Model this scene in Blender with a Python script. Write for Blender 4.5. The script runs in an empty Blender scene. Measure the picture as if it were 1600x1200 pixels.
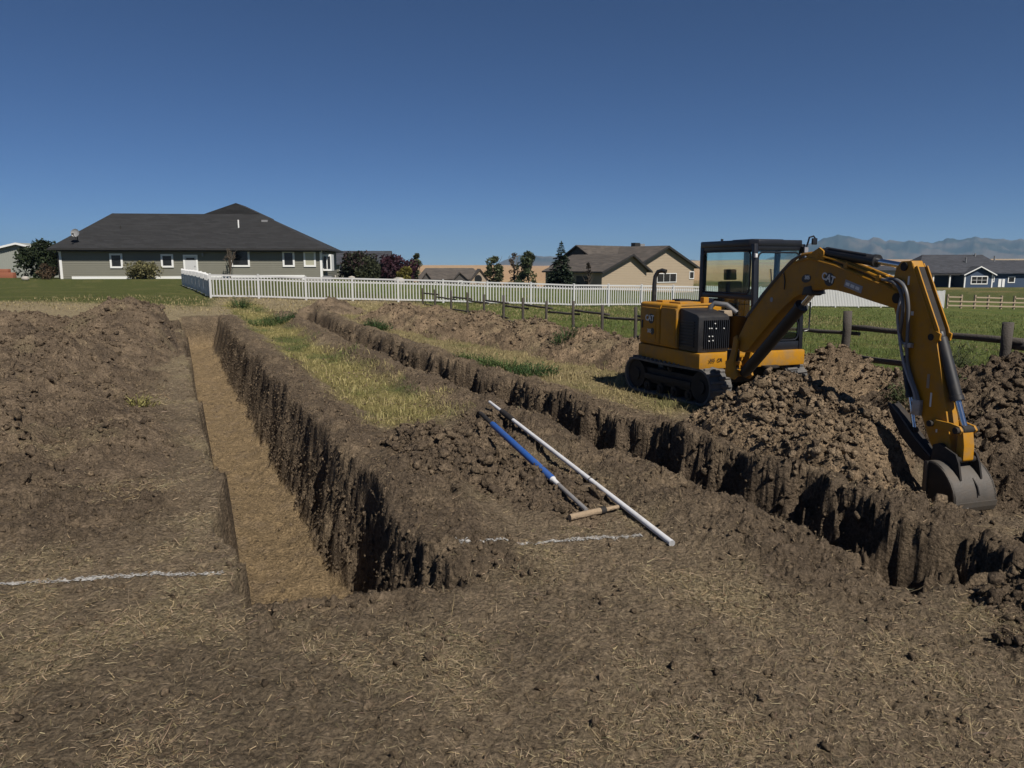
import bpy, math, random
import numpy as np
from mathutils import Vector, Matrix

R = math.radians
random.seed(7)
rng = np.random.default_rng(11)
sc = bpy.context.scene
col = sc.collection

# ------------------------------------------------------------------ camera, sky, sun, exposure
CAMZ = 2.1
cam_d = bpy.data.cameras.new('camera')
cam_d.sensor_width = 36.0
cam_d.lens = 1164 / 1600 * 36
cam_d.clip_start = 0.05
cam_d.clip_end = 60000
cam = bpy.data.objects.new('camera', cam_d)
col.objects.link(cam)
cam.location = (0, 0, CAMZ)
cam.rotation_euler = (R(90 - 9.03), 0, 0)
sc.camera = cam

SUN_EL, SUN_AZ = R(50), math.atan2(0.566, -0.824)      # azimuth measured from +Y towards +X
world = bpy.data.worlds.new('World')
sc.world = world
world.use_nodes = True
wn = world.node_tree.nodes
wl = world.node_tree.links
bg = wn['Background']
sky = wn.new('ShaderNodeTexSky')
sky.sky_type = 'NISHITA'
sky.sun_disc = False
sky.sun_elevation = SUN_EL
sky.sun_rotation = SUN_AZ
sky.altitude = 5000
sky.air_density = 1.0
sky.dust_density = 0.0
sky.ozone_density = 10.0
wl.new(sky.outputs[0], bg.inputs[0])
bg.inputs[1].default_value = 0.05

sun_d = bpy.data.lights.new('sun', 'SUN')
sun_d.energy = 5.0
sun_d.angle = R(0.53)
sun_d.color = (1.0, 0.94, 0.85)
sun = bpy.data.objects.new('sun', sun_d)
col.objects.link(sun)
sdir = Vector((math.sin(SUN_AZ) * math.cos(SUN_EL), math.cos(SUN_AZ) * math.cos(SUN_EL), math.sin(SUN_EL)))
sun.rotation_euler = sdir.to_track_quat('Z', 'Y').to_euler()
sun.location = (20, -20, 30)

sc.view_settings.view_transform = 'Standard'
sc.view_settings.look = 'None'
sc.view_settings.exposure = 0.25
sc.view_settings.gamma = 1.0
sc.view_settings.use_curve_mapping = False
sc.cycles.volume_bounces = 0
sc.cycles.max_bounces = 8
sc.cycles.transparent_max_bounces = 24

# ------------------------------------------------------------------ helpers: tags, meshes
def tag(o, label=None, cat=None, group=None, kind=None):
    if label: o['label'] = label
    if cat: o['category'] = cat
    if group: o['group'] = group
    if kind: o['kind'] = kind
    return o

def empty(name, loc=(0, 0, 0), rz=0.0):
    o = bpy.data.objects.new(name, None)
    o.empty_display_size = 0.3
    o.location = loc
    o.rotation_euler = (0, 0, rz)
    col.objects.link(o)
    return o

def link(name, me, mat=None, parent=None, loc=None, rz=None):
    o = bpy.data.objects.new(name, me)
    col.objects.link(o)
    if mat is not None and len(me.materials) == 0:
        for m in (mat if isinstance(mat, (list, tuple)) else [mat]):
            me.materials.append(m)
    if parent is not None: o.parent = parent
    if loc is not None: o.location = loc
    if rz is not None: o.rotation_euler = (0, 0, rz)
    return o

def np_mesh(name, V, Fq, smooth=False, colors=None, mats=None):
    """V (n,3) ; Fq list of (k,m) int arrays with m = 3 or 4"""
    me = bpy.data.meshes.new(name)
    if not isinstance(Fq, (list, tuple)): Fq = [Fq]
    Fq = [f for f in Fq if len(f)]
    me.vertices.add(len(V))
    me.vertices.foreach_set('co', np.ascontiguousarray(V, dtype=np.float32).ravel())
    loops = np.concatenate([f.ravel() for f in Fq]).astype(np.int32)
    sizes = np.concatenate([np.full(len(f), f.shape[1]) for f in Fq]).astype(np.int32)
    starts = np.concatenate([[0], np.cumsum(sizes)[:-1]]).astype(np.int32)
    me.loops.add(len(loops))
    me.loops.foreach_set('vertex_index', loops)
    me.polygons.add(len(sizes))
    me.polygons.foreach_set('loop_start', starts)
    me.polygons.foreach_set('loop_total', sizes)
    if smooth: me.polygons.foreach_set('use_smooth', np.ones(len(sizes), dtype=bool))
    if mats is not None: me.polygons.foreach_set('material_index', mats.astype(np.int32))
    me.update(calc_edges=True)
    if colors is not None:
        a = me.color_attributes.new('Col', 'FLOAT_COLOR', 'POINT')
        c = np.ones((len(V), 4), dtype=np.float32)
        c[:, :3] = colors
        a.data.foreach_set('color', c.ravel())
    return me

class MB:
    """collects boxes, prisms, tubes and lathes into one mesh"""
    def __init__(self, T=None):
        self.v = []; self.f = []; self.T = T
    def _add(self, vs, fs):
        b = len(self.v)
        self.v += [tuple(self.T @ Vector(p)) if self.T is not None else tuple(p) for p in vs]
        self.f += [tuple(b + i for i in f) for f in fs]
        return self
    def box(self, x0, x1, y0, y1, z0, z1):
        vs = [(x, y, z) for z in (z0, z1) for y in (y0, y1) for x in (x0, x1)]
        return self._add(vs, [(0, 2, 3, 1), (4, 5, 7, 6), (0, 1, 5, 4), (2, 6, 7, 3), (0, 4, 6, 2), (1, 3, 7, 5)])
    def prism(self, poly, y0, y1, axis='y'):
        """polygon of (a,b) points extruded; axis y: (x,z) polygon, axis x: (y,z), axis z: (x,y)"""
        n = len(poly)
        def P(a, b, c):
            return {'y': (a, c, b), 'x': (c, a, b), 'z': (a, b, c)}[axis]
        vs = [P(a, b, y0) for a, b in poly] + [P(a, b, y1) for a, b in poly]
        fs = [tuple(range(n)), tuple(range(2 * n - 1, n - 1, -1))]
        fs += [(i, i + n, (i + 1) % n + n, (i + 1) % n) for i in range(n)]
        return self._add(vs, fs)
    def tube(self, pts, r, n=8, caps=True):
        pts = [Vector(p) for p in pts]
        m = len(pts)
        rs = r if isinstance(r, (list, tuple)) else [r] * m
        vs = []
        up = None
        for i, p in enumerate(pts):
            d = (pts[min(i + 1, m - 1)] - pts[max(i - 1, 0)]).normalized()
            if up is None:
                up = Vector((0, 0, 1)) if abs(d.z) < 0.9 else Vector((1, 0, 0))
            a = d.cross(up).normalized()
            up = a.cross(d).normalized()
            for k in range(n):
                t = 2 * math.pi * k / n
                vs.append(p + (a * math.cos(t) + up * math.sin(t)) * rs[i])
        fs = []
        for i in range(m - 1):
            for k in range(n):
                fs.append((i * n + k, i * n + (k + 1) % n, (i + 1) * n + (k + 1) % n, (i + 1) * n + k))
        if caps:
            fs.append(tuple(range(n - 1, -1, -1)))
            fs.append(tuple(range((m - 1) * n, m * n)))
        return self._add(vs, fs)
    def quad(self, a, b, c, d):
        return self._add([a, b, c, d], [(0, 1, 2, 3)])
    def poly(self, pts):
        return self._add(pts, [tuple(range(len(pts)))])
    def mesh(self, name, smooth=False):
        me = bpy.data.meshes.new(name)
        me.from_pydata(self.v, [], self.f)
        if smooth:
            for p in me.polygons: p.use_smooth = True
        me.validate()
        return me
    def build(self, name, mat, parent=None, smooth=False, bevel=0.0, seg=2):
        me = self.mesh(name, smooth)
        o = link(name, me, mat, parent)
        if bevel > 0:
            import bmesh
            bm = bmesh.new(); bm.from_mesh(me)
            es = [e for e in bm.edges if len(e.link_faces) == 2 and e.calc_face_angle(0) > R(32)]
            bmesh.ops.bevel(bm, geom=es, offset=bevel, segments=seg, affect='EDGES', profile=0.6, clamp_overlap=True)
            bmesh.ops.recalc_face_normals(bm, faces=bm.faces)
            bm.to_mesh(me); bm.free()
            for p in me.polygons: p.use_smooth = True
            me.set_sharp_from_angle(angle=R(40))
        else:
            import bmesh
            bm = bmesh.new(); bm.from_mesh(me)
            bmesh.ops.recalc_face_normals(bm, faces=bm.faces)
            bm.to_mesh(me); bm.free()
            if smooth: me.set_sharp_from_angle(angle=R(45))
        return o

# ------------------------------------------------------------------ numpy noise
def _h(ix, iy, s):
    ix = ix.astype(np.int64).astype(np.uint64); iy = iy.astype(np.int64).astype(np.uint64)
    v = ix * np.uint64(374761393) + iy * np.uint64(668265263) + np.uint64(s * 2654435761 % (1 << 32))
    v &= np.uint64(0xFFFFFFFF)
    v = ((v ^ (v >> np.uint64(13))) * np.uint64(1274126177)) & np.uint64(0xFFFFFFFF)
    v = ((v ^ (v >> np.uint64(16))) * np.uint64(2246822519)) & np.uint64(0xFFFFFFFF)
    v ^= v >> np.uint64(15)
    return v.astype(np.float64) / 4294967295.0

def noise(x, y, s=0):
    """smooth value-gradient noise in -1..1"""
    x = np.asarray(x, float); y = np.asarray(y, float)
    ix = np.floor(x); iy = np.floor(y); fx = x - ix; fy = y - iy
    ux = fx * fx * fx * (fx * (fx * 6 - 15) + 10); uy = fy * fy * fy * (fy * (fy * 6 - 15) + 10)
    def g(a, b):
        t = _h(ix + a, iy + b, s) * 2 * np.pi
        return np.cos(t) * (fx - a) + np.sin(t) * (fy - b)
    n0 = g(0, 0) * (1 - ux) + g(1, 0) * ux
    n1 = g(0, 1) * (1 - ux) + g(1, 1) * ux
    return (n0 * (1 - uy) + n1 * uy) * 1.5

def fbm(x, y, s=0, o=4, gain=0.5):
    t = 0; a = 1.0; k = 1.0
    for i in range(o):
        t = t + a * noise(x * k + 17.3 * i, y * k - 9.1 * i, s + i); a *= gain; k *= 2.07
    return t

def clods(x, y, s=0):
    """0..1 rounded lumps of random height with creases between"""
    ix = np.floor(x); iy = np.floor(y)
    best = np.full(np.shape(x), 9.0); idv = np.zeros(np.shape(x))
    for a in (-1, 0, 1):
        for b in (-1, 0, 1):
            cx = ix + a + _h(ix + a, iy + b, s); cy = iy + b + _h(ix + a, iy + b, s + 91)
            d = (x - cx) ** 2 + (y - cy) ** 2
            m = d < best
            best = np.where(m, d, best); idv = np.where(m, _h(ix + a, iy + b, s + 55), idv)
    return np.sqrt(np.clip(1 - best / 0.55, 0, 1)) * (0.25 + 0.75 * idv * idv)

def facets(x, y, s=0):
    """angular clods: tilted flat-topped cells with creases between, about 0..1"""
    ix = np.floor(x); iy = np.floor(y)
    f1 = np.full(np.shape(x), 9.0); f2 = np.full(np.shape(x), 9.0); h = np.zeros(np.shape(x))
    for a in (-1, 0, 1):
        for b in (-1, 0, 1):
            i_, j_ = ix + a, iy + b
            dx = x - (i_ + _h(i_, j_, s)); dy = y - (j_ + _h(i_, j_, s + 91))
            d = np.sqrt(dx * dx + dy * dy)
            m = d < f1
            f2 = np.where(m, f1, np.minimum(f2, d)); f1 = np.where(m, d, f1)
            q = _h(i_, j_, s + 55)
            h = np.where(m, q * q + 1.1 * (_h(i_, j_, s + 7) - 0.5) * dx + 1.1 * (_h(i_, j_, s + 13) - 0.5) * dy, h)
    e = np.clip((f2 - f1) / 0.22, 0, 1)
    return (h + 0.25) * np.sqrt(e)

def sst(a, b, x):
    t = np.clip((x - a) / (b - a), 0, 1)
    return t * t * (3 - 2 * t)

# ------------------------------------------------------------------ ground plan
TX, TY = -0.4179, 0.9085          # direction of both trenches
def along(x, y): return TX * x + TY * y
def perp1(x, y): return (x - (1.71 - 0.46 * y)) * 0.9085      # right lip of the deep trench, + = right
def perp2(x, y): return (x - (4.75 - 0.46 * y)) * 0.9085      # left lip of the second trench, + = right

def base_z(x, y):
    """broad lie of the land"""
    r = np.hypot(x, y)
    k = sst(12, 38, y)
    z = -0.03 * np.clip(x, -20, 40) * k
    z = z - 0.9 * sst(45, 150, y) * sst(-10, 25, x)
    z = z + 0.25 * sst(50, 70, y) * sst(-16, -24, x)
    z = z - 4.3 * sst(78, 160, y) * sst(1800, 300, r) * sst(45, 8, x)
    z = z - 0.27 * sst(1.15, 0.45, np.hypot((x - 4.45) / 1.2, (y - 6.9) / 0.85)) * (y < 12)
    far = sst(250, 2500, r)
    z = z + far * (2.0 + 26 * sst(200, 900, x) * sst(800, 3500, r) + 3.0 * noise(x / 700., y / 700., 5))
    return z + 0.04 * noise(x * 0.35, y * 0.35, 3) * sst(120, 30, r)

def trench_cut(x, y):
    """returns depth (>=0) and floor mask"""
    l = along(x, y); a = perp1(x, y)
    off = 0.11 * noise(l * 0.8, l * 0, 21) + 0.045 * noise(l * 2.4, a * 4, 22) + 0.018 * noise(l * 6, a * 16, 23) + 0.012 * noise(l * 14, a * 24, 24) + 0.008 * noise(l * 29, a * 20, 29) + 0.014 * (facets(l * 7, a * 20, 19) - 0.3)
    ar = a + off
    right = np.clip((0.10 - ar) / 0.31, 0, 1) ** 0.85
    left = np.clip((a + 1.25 + 0.17 * noise(l * 0.7, 0 * l, 25) + 0.07 * noise(l * 2.7, 0 * l, 26) + 0.03 * noise(l * 9, a * 6, 28)) / 0.10, 0, 1)
    near = np.clip((l - (4.5 - 0.2 * (a + 0.6) + 0.04 * noise(a * 3, 0 * a, 27))) / 0.10, 0, 1)
    farw = np.clip((29.5 - l) / 0.25, 0, 1)
    s1 = np.minimum(np.minimum(right, left), np.minimum(near, farw))
    d1 = 1.1 * s1
    b = perp2(x, y)
    wob = 0.16 * noise(l * 0.55, 0 * l, 31)
    offr = 0.20 * sst(9.5, 7.0, l) + 0.22 * noise(l * 1.1, 0 * l, 32) + 0.11 * noise(l * 2.6, b * 4, 33) + 0.03 * noise(l * 7, b * 16, 34) + 0.016 * noise(l * 15, b * 24, 35) + 0.008 * noise(l * 31, b * 26, 39) + 0.05 * (facets(l * 4.0, b * 9, 18) - 0.3)
    offl = 0.10 * noise(l * 1.7, 0 * l, 36) + 0.05 * noise(l * 6, b, 37)
    right2 = np.clip((0.86 + wob - b + offr) / 0.38, 0, 1) ** 0.85
    left2 = np.clip((b - wob + offl) / 0.12, 0, 1)
    near2 = np.clip((l - (3.05 + 0.10 * noise(b * 3, 0 * b, 38))) / 0.3, 0, 1)
    far2 = np.clip((31 - l) / 0.5, 0, 1)
    s2 = np.minimum(np.minimum(right2, left2), np.minimum(near2, far2))
    d2 = (1.0 - 0.35 * sst(14, 30, l)) * s2
    return np.maximum(d1, d2), s1, s2

def blob(x, y, cx, cy, rl, rp, ang=None):
    """soft cone 1..0, elongated along the trench direction (rl) and across it (rp)"""
    ux, uy = (TX, TY) if ang is None else (math.cos(ang), math.sin(ang))
    dx = x - cx; dy = y - cy
    p = (dx * ux + dy * uy) / rl; q = (dx * uy - dy * ux) / rp
    d = np.sqrt(p * p + q * q)
    return np.clip(1 - d, 0, 1) ** 1.15 * (1 - 0.25 * np.clip(1 - d, 0, 1))

# spoil heaps: name, label, [(x, y, r_along, r_across, height, angle)], colour mix, clod count
HEAPS = [
 ('soil_heap', 'long high spoil heap of dark soil left of the deep trench',
  [(-9.9, 19.3, 3.6, 2.3, 1.75, None), (-9.3, 14.2, 3.4, 2.2, 1.25, None), (-11.2, 14.0, 3.5, 2.8, 1.65, None), (-8.0, 11.3, 3.0, 2.3, 0.85, None),
   (-6.2, 9.0, 3.2, 1.9, 0.55, None), (-6.2, 7.3, 1.8, 1.6, 0.36, None), (-12.6, 18.5, 3.6, 2.8, 1.35, None), (-12.0, 24.0, 3.0, 1.5, 0.8, None), (-8.9, 16.9, 3.5, 1.2, 0.9, None), (-5.2, 6.7, 1.7, 1.4, 0.30, None), (-4.7, 8.5, 2.2, 0.95, 0.36, None), (-3.7, 6.5, 1.1, 0.7, 0.18, None), (-6.6, 5.9, 1.5, 1.2, 0.26, None)], 0.35),
 ('soil_heap', 'low crumbly soil heap under the blue handled rake',
  [(-0.75, 7.9, 1.9, 0.9, 0.42, None), (0.15, 7.0, 1.6, 0.7, 0.26, None), (-0.2, 9.2, 1.5, 0.55, 0.26, None), (-0.95, 6.6, 1.1, 0.6, 0.22, None)], 0.3),
 ('soil_heap', 'pointed mound of cloddy tan soil below the excavator boom',
  [(3.32, 8.75, 1.65, 1.1, 1.18, None), (2.75, 7.5, 1.7, 0.95, 0.55, None), (3.05, 6.4, 1.4, 0.85, 0.38, None), (4.4, 9.2, 1.4, 0.8, 0.45, None)], 0.75),
 ('soil_heap', 'smaller soil mound rising behind the cab of the excavator',
  [(5.35, 12.4, 1.9, 1.25, 1.0, None), (5.9, 11.3, 1.6, 1.0, 0.6, None)], 0.6),
 ('soil_heap', 'large dark clod mound at right beyond the digging bucket',
  [(6.7, 9.9, 2.6, 1.7, 1.2, None), (7.6, 8.6, 2.2, 1.7, 1.15, None), (5.5, 7.9, 2.4, 1.3, 0.6, None), (6.3, 6.7, 2.0, 1.6, 0.55, None)], 0.12),
 ('soil_heap', 'long back berm of pale soil along the dark rail fence',
  [(-4.0, 27.6, 2.9, 1.9, 0.9, None), (-2.5, 24.9, 2.6, 1.8, 0.95, None), (-1.0, 22.3, 2.6, 1.7, 1.0, None), (0.7, 19.6, 2.5, 1.6, 1.0, None), (1.9, 17.4, 2.1, 1.5, 0.95, None), (2.9, 15.6, 2.0, 1.3, 0.8, None)], 0.55),
 ('soil_heap', 'small distant soil mound before the white picket fence',
  [(-7.6, 31.5, 1.6, 2.3, 0.75, 0.3)], 0.45),
 ('soil_heap', 'low dark scatter of clods at the right edge of the foreground',
  [(3.35, 4.35, 0.95, 0.55, 0.28, None), (3.85, 4.9, 0.9, 0.6, 0.26, None), (2.95, 3.75, 0.6, 0.4, 0.14, None)], 0.05),
]
def heap_raw(i, x, y):
    m = np.zeros(np.shape(x))
    for (cx, cy, rl, rp, h, ang) in HEAPS[i][2]:
        m = np.maximum(m, h * blob(x, y, cx, cy, rl, rp, ang)) + 0.18 * np.minimum(m, h * blob(x, y, cx, cy, rl, rp, ang))
    return m
def lip_guard(x, y):
    """keeps heaps off the trench openings"""
    l = along(x, y); a = perp1(x, y); b = perp2(x, y)
    g1 = np.maximum(sst(0.03, 0.40, a), sst(-1.30, -1.75, a))
    g1 = np.maximum(g1, np.maximum(sst(4.4, 4.0, l), sst(29.8, 30.5, l)))
    g2 = np.maximum(sst(-0.05, -0.4, b), sst(1.0, 1.35, b - 0.18 * sst(9.5, 7.0, l)))
    g2 = np.maximum(g2, np.maximum(sst(3.0, 2.7, l), sst(31.2, 32, l)))
    g3 = sst(0.38, 0.95, np.hypot(x - 4.42, (y - 6.85) * 1.1))
    return np.minimum(np.minimum(g1, g2), g3)

# ------------------------------------------------------------------ materials
def mat_base(name):
    m = bpy.data.materials.new(name)
    m.use_nodes = True
    nt = m.node_tree
    return m, nt, nt.nodes['Principled BSDF']

def mat_plain(name, c, rough=0.6, metal=0.0, spec=0.5, var=0.15, scale=6.0, dirt=0.0, dirtc=(0.12, 0.09, 0.06), bump=0.0, bscale=60.0, coat=0.0):
    m, nt, p = mat_base(name)
    N, L = nt.nodes, nt.links
    tc = N.new('ShaderNodeTexCoord')
    n1 = N.new('ShaderNodeTexNoise'); n1.inputs['Scale'].default_value = scale; n1.inputs['Detail'].default_value = 6
    n1.inputs['Roughness'].default_value = 0.65
    L.new(tc.outputs['Object'], n1.inputs['Vector'])
    mx = N.new('ShaderNodeMix'); mx.data_type = 'RGBA'
    mx.inputs[6].default_value = (*[v * (1 - var) for v in c], 1)
    mx.inputs[7].default_value = (*[min(1, v * (1 + var)) for v in c], 1)
    L.new(n1.outputs[0], mx.inputs[0])
    out = mx.outputs[2]
    if dirt > 0:
        n2 = N.new('ShaderNodeTexNoise'); n2.inputs['Scale'].default_value = scale * 0.6; n2.inputs['Detail'].default_value = 8
        n2.inputs['Roughness'].default_value = 0.75
        L.new(tc.outputs['Object'], n2.inputs['Vector'])
        rp = N.new('ShaderNodeValToRGB')
        rp.color_ramp.elements[0].position = 0.46; rp.color_ramp.elements[0].color = (0, 0, 0, 1)
        rp.color_ramp.elements[1].position = 0.72; rp.color_ramp.elements[1].color = (dirt, dirt, dirt, 1)
        L.new(n2.outputs[0], rp.inputs[0])
        m2 = N.new('ShaderNodeMix'); m2.data_type = 'RGBA'
        m2.inputs[7].default_value = (*dirtc, 1)
        L.new(rp.outputs[0], m2.inputs[0]); L.new(out, m2.inputs[6])
        out = m2.outputs[2]
        rr = N.new('ShaderNodeMapRange'); rr.inputs['To Min'].default_value = rough; rr.inputs['To Max'].default_value = 0.9
        L.new(rp.outputs[0], rr.inputs['Value']); L.new(rr.outputs[0], p.inputs['Roughness'])
    else:
        p.inputs['Roughness'].default_value = rough
    L.new(out, p.inputs['Base Color'])
    p.inputs['Metallic'].default_value = metal
    p.inputs['Specular IOR Level'].default_value = spec
    p.inputs['Coat Weight'].default_value = coat
    if bump > 0:
        nb = N.new('ShaderNodeTexNoise'); nb.inputs['Scale'].default_value = bscale; nb.inputs['Detail'].default_value = 5
        L.new(tc.outputs['Object'], nb.inputs['Vector'])
        b = N.new('ShaderNodeBump'); b.inputs['Strength'].default_value = bump; b.inputs['Distance'].default_value = 0.02
        L.new(nb.outputs[0], b.inputs['Height']); L.new(b.outputs[0], p.inputs['Normal'])
    return m

def mat_soil(name, bump=0.9):
    """colour from the mesh's own soil attribute, broken up by grain"""
    m, nt, p = mat_base(name)
    N, L = nt.nodes, nt.links
    at = N.new('ShaderNodeAttribute'); at.attribute_name = 'Col'
    tc = N.new('ShaderNodeTexCoord')
    n1 = N.new('ShaderNodeTexNoise'); n1.inputs['Scale'].default_value = 9; n1.inputs['Detail'].default_value = 9; n1.inputs['Roughness'].default_value = 0.72
    n2 = N.new('ShaderNodeTexNoise'); n2.inputs['Scale'].default_value = 42; n2.inputs['Detail'].default_value = 6; n2.inputs['Roughness'].default_value = 0.7
    vo = N.new('ShaderNodeTexVoronoi'); vo.inputs['Scale'].default_value = 28; vo.inputs['Randomness'].default_value = 1.0
    for n in (n1, n2, vo): L.new(tc.outputs['Object'], n.inputs['Vector'])
    r1 = N.new('ShaderNodeMapRange'); r1.inputs['From Min'].default_value = 0.25; r1.inputs['From Max'].default_value = 0.75
    r1.inputs['To Min'].default_value = 0.5; r1.inputs['To Max'].default_value = 1.5
    L.new(n1.outputs[0], r1.inputs['Value'])
    r2 = N.new('ShaderNodeMapRange'); r2.inputs['From Min'].default_value = 0.3; r2.inputs['From Max'].default_value = 0.7
    r2.inputs['To Min'].default_value = 0.42; r2.inputs['To Max'].default_value = 1.65
    L.new(n2.outputs[0], r2.inputs['Value'])
    mu = N.new('ShaderNodeMath'); mu.operation = 'MULTIPLY'
    L.new(r1.outputs[0], mu.inputs[0]); L.new(r2.outputs[0], mu.inputs[1])
    sc_ = N.new('ShaderNodeVectorMath'); sc_.operation = 'SCALE'
    L.new(at.outputs['Color'], sc_.inputs[0]); L.new(mu.outputs[0], sc_.inputs['Scale'])
    L.new(sc_.outputs[0], p.inputs['Base Color'])
    p.inputs['Roughness'].default_value = 0.95
    p.inputs['Specular IOR Level'].default_value = 0.12
    ad = N.new('ShaderNodeMath'); ad.operation = 'MULTIPLY_ADD'; ad.inputs[1].default_value = -0.6
    L.new(vo.outputs['Distance'], ad.inputs[0]); L.new(n2.outputs[0], ad.inputs[2])
    ad2 = N.new('ShaderNodeMath'); ad2.operation = 'MULTIPLY_ADD'; ad2.inputs[1].default_value = 1.3
    L.new(n1.outputs[0], ad2.inputs[0]); L.new(ad.outputs[0], ad2.inputs[2])
    b = N.new('ShaderNodeBump'); b.inputs['Strength'].default_value = 1.0; b.inputs['Distance'].default_value = 0.05
    L.new(ad2.outputs[0], b.inputs['Height']); L.new(b.outputs[0], p.inputs['Normal'])
    return m

def mat_leaf(name, c, var=0.4, trans=0.25):
    m, nt, p = mat_base(name)
    N, L = nt.nodes, nt.links
    at = N.new('ShaderNodeAttribute'); at.attribute_name = 'Col'
    L.new(at.outputs['Color'], p.inputs['Base Color'])
    p.inputs['Roughness'].default_value = 0.65
    p.inputs['Specular IOR Level'].default_value = 0.2
    tr = N.new('ShaderNodeBsdfTranslucent'); L.new(at.outputs['Color'], tr.inputs['Color'])
    mx = N.new('ShaderNodeMixShader'); mx.inputs[0].default_value = trans
    L.new(p.outputs[0], mx.inputs[1]); L.new(tr.outputs[0], mx.inputs[2])
    L.new(mx.outputs[0], nt.nodes['Material Output'].inputs['Surface'])
    return m

def mat_glass(name, tint=(0.90, 0.95, 0.935)):
    m, nt, p = mat_base(name)
    N, L = nt.nodes, nt.links
    t = N.new('ShaderNodeBsdfTransparent'); t.inputs[0].default_value = (*tint, 1)
    g = N.new('ShaderNodeBsdfGlossy'); g.inputs['Roughness'].default_value = 0.02; g.inputs[0].default_value = (0.9, 0.95, 0.95, 1)
    lw = N.new('ShaderNodeLayerWeight')
    pw = N.new('ShaderNodeMath'); pw.operation = 'POWER'; pw.inputs[1].default_value = 4.0
    L.new(lw.outputs['Facing'], pw.inputs[0])
    f = N.new('ShaderNodeMath'); f.operation = 'MULTIPLY_ADD'; f.inputs[1].default_value = 0.6; f.inputs[2].default_value = 0.04
    L.new(pw.outputs[0], f.inputs[0])
    mx = N.new('ShaderNodeMixShader')
    L.new(f.outputs[0], mx.inputs[0]); L.new(t.outputs[0], mx.inputs[1]); L.new(g.outputs[0], mx.inputs[2])
    L.new(mx.outputs[0], nt.nodes['Material Output'].inputs['Surface'])
    return m

M = {}
M['soil'] = mat_soil('soil')
M['leaf'] = mat_leaf('leaf', None)
M['straw'] = mat_leaf('straw', None, trans=0.15)
M['bark'] = mat_plain('bark', (0.09, 0.07, 0.05), 0.9, scale=20, bump=0.6, var=0.3)
M['yellow'] = mat_plain('machine_yellow', (0.37, 0.172, 0.009), 0.52, spec=0.25, var=0.18, dirt=0.7, dirtc=(0.19, 0.14, 0.085), scale=6, bump=0.08)
M['black'] = mat_plain('machine_black', (0.012, 0.012, 0.014), 0.5, var=0.3, dirt=0.35, dirtc=(0.07, 0.055, 0.04))
M['cabblack'] = mat_plain('cab_black', (0.010, 0.011, 0.015), 0.38, var=0.2, dirt=0.15, dirtc=(0.05, 0.045, 0.04))
M['rubber'] = mat_plain('track_rubber', (0.085, 0.083, 0.080), 0.85, var=0.35, dirt=0.8, dirtc=(0.19, 0.165, 0.14), scale=9, bump=0.5)
M['steel'] = mat_plain('worn_steel', (0.095, 0.086, 0.077), 0.6, metal=0.45, var=0.3, dirt=0.5, dirtc=(0.12, 0.09, 0.065), scale=10, bump=0.15)
M['darksteel'] = mat_plain('dark_steel', (0.022, 0.020, 0.019), 0.75, metal=0.0, spec=0.25, var=0.3, dirt=0.5, dirtc=(0.08, 0.06, 0.045))
M['chrome'] = mat_plain('piston_chrome', (0.62, 0.62, 0.63), 0.18, metal=1.0, var=0.05)
M['hose'] = mat_plain('hose_rubber', (0.10, 0.10, 0.105), 0.45, var=0.2)
M['white'] = mat_plain('white_vinyl', (0.50, 0.50, 0.495), 0.45, var=0.05)
M['decal'] = mat_plain('decal_white', (0.62, 0.62, 0.60), 0.5, var=0.08)
M['decalblack'] = mat_plain('decal_black', (0.015, 0.015, 0.016), 0.45)
M['decalgrey'] = mat_plain('decal_grey', (0.25, 0.25, 0.27), 0.5)
M['glass'] = mat_glass('cab_glass')
M['pane'] = mat_plain('window_glass', (0.018, 0.019, 0.020), 0.12, var=0.1, spec=0.4)
M['paneblind'] = mat_plain('window_blind', (0.38, 0.37, 0.28), 0.5, var=0.06)
M['trim'] = mat_plain('white_trim', (0.72, 0.72, 0.70), 0.5, var=0.05)
M['seat'] = mat_plain('seat_vinyl', (0.03, 0.03, 0.033), 0.6)
M['greyside'] = mat_plain('sage_siding', (0.168, 0.163, 0.130), 0.75, var=0.07, scale=1.2)
M['tanside'] = mat_plain('tan_siding', (0.33, 0.265, 0.185), 0.75, var=0.06, scale=1.2)
M['blueside'] = mat_plain('blue_siding', (0.024, 0.048, 0.092), 0.7, var=0.08, scale=1.2)
M['brownside'] = mat_plain('brown_siding', (0.30, 0.235, 0.17), 0.75, var=0.06, scale=1.2)
M['darkside'] = mat_plain('dark_wall', (0.06, 0.055, 0.05), 0.8, var=0.1)
M['shedside'] = mat_plain('grey_metal_siding', (0.27, 0.28, 0.25), 0.55, var=0.05, metal=0.0)
M['roofblack'] = mat_plain('charcoal_shingle', (0.017, 0.017, 0.018), 0.95, var=0.35, scale=4, bump=0.5, bscale=9)
M['roofbrown'] = mat_plain('brown_shingle', (0.072, 0.060, 0.050), 0.9, var=0.3, scale=4, bump=0.5, bscale=9)
M['roofgrey'] = mat_plain('slate_shingle', (0.034, 0.036, 0.044), 0.9, var=0.3, scale=4, bump=0.5, bscale=9)
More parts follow.
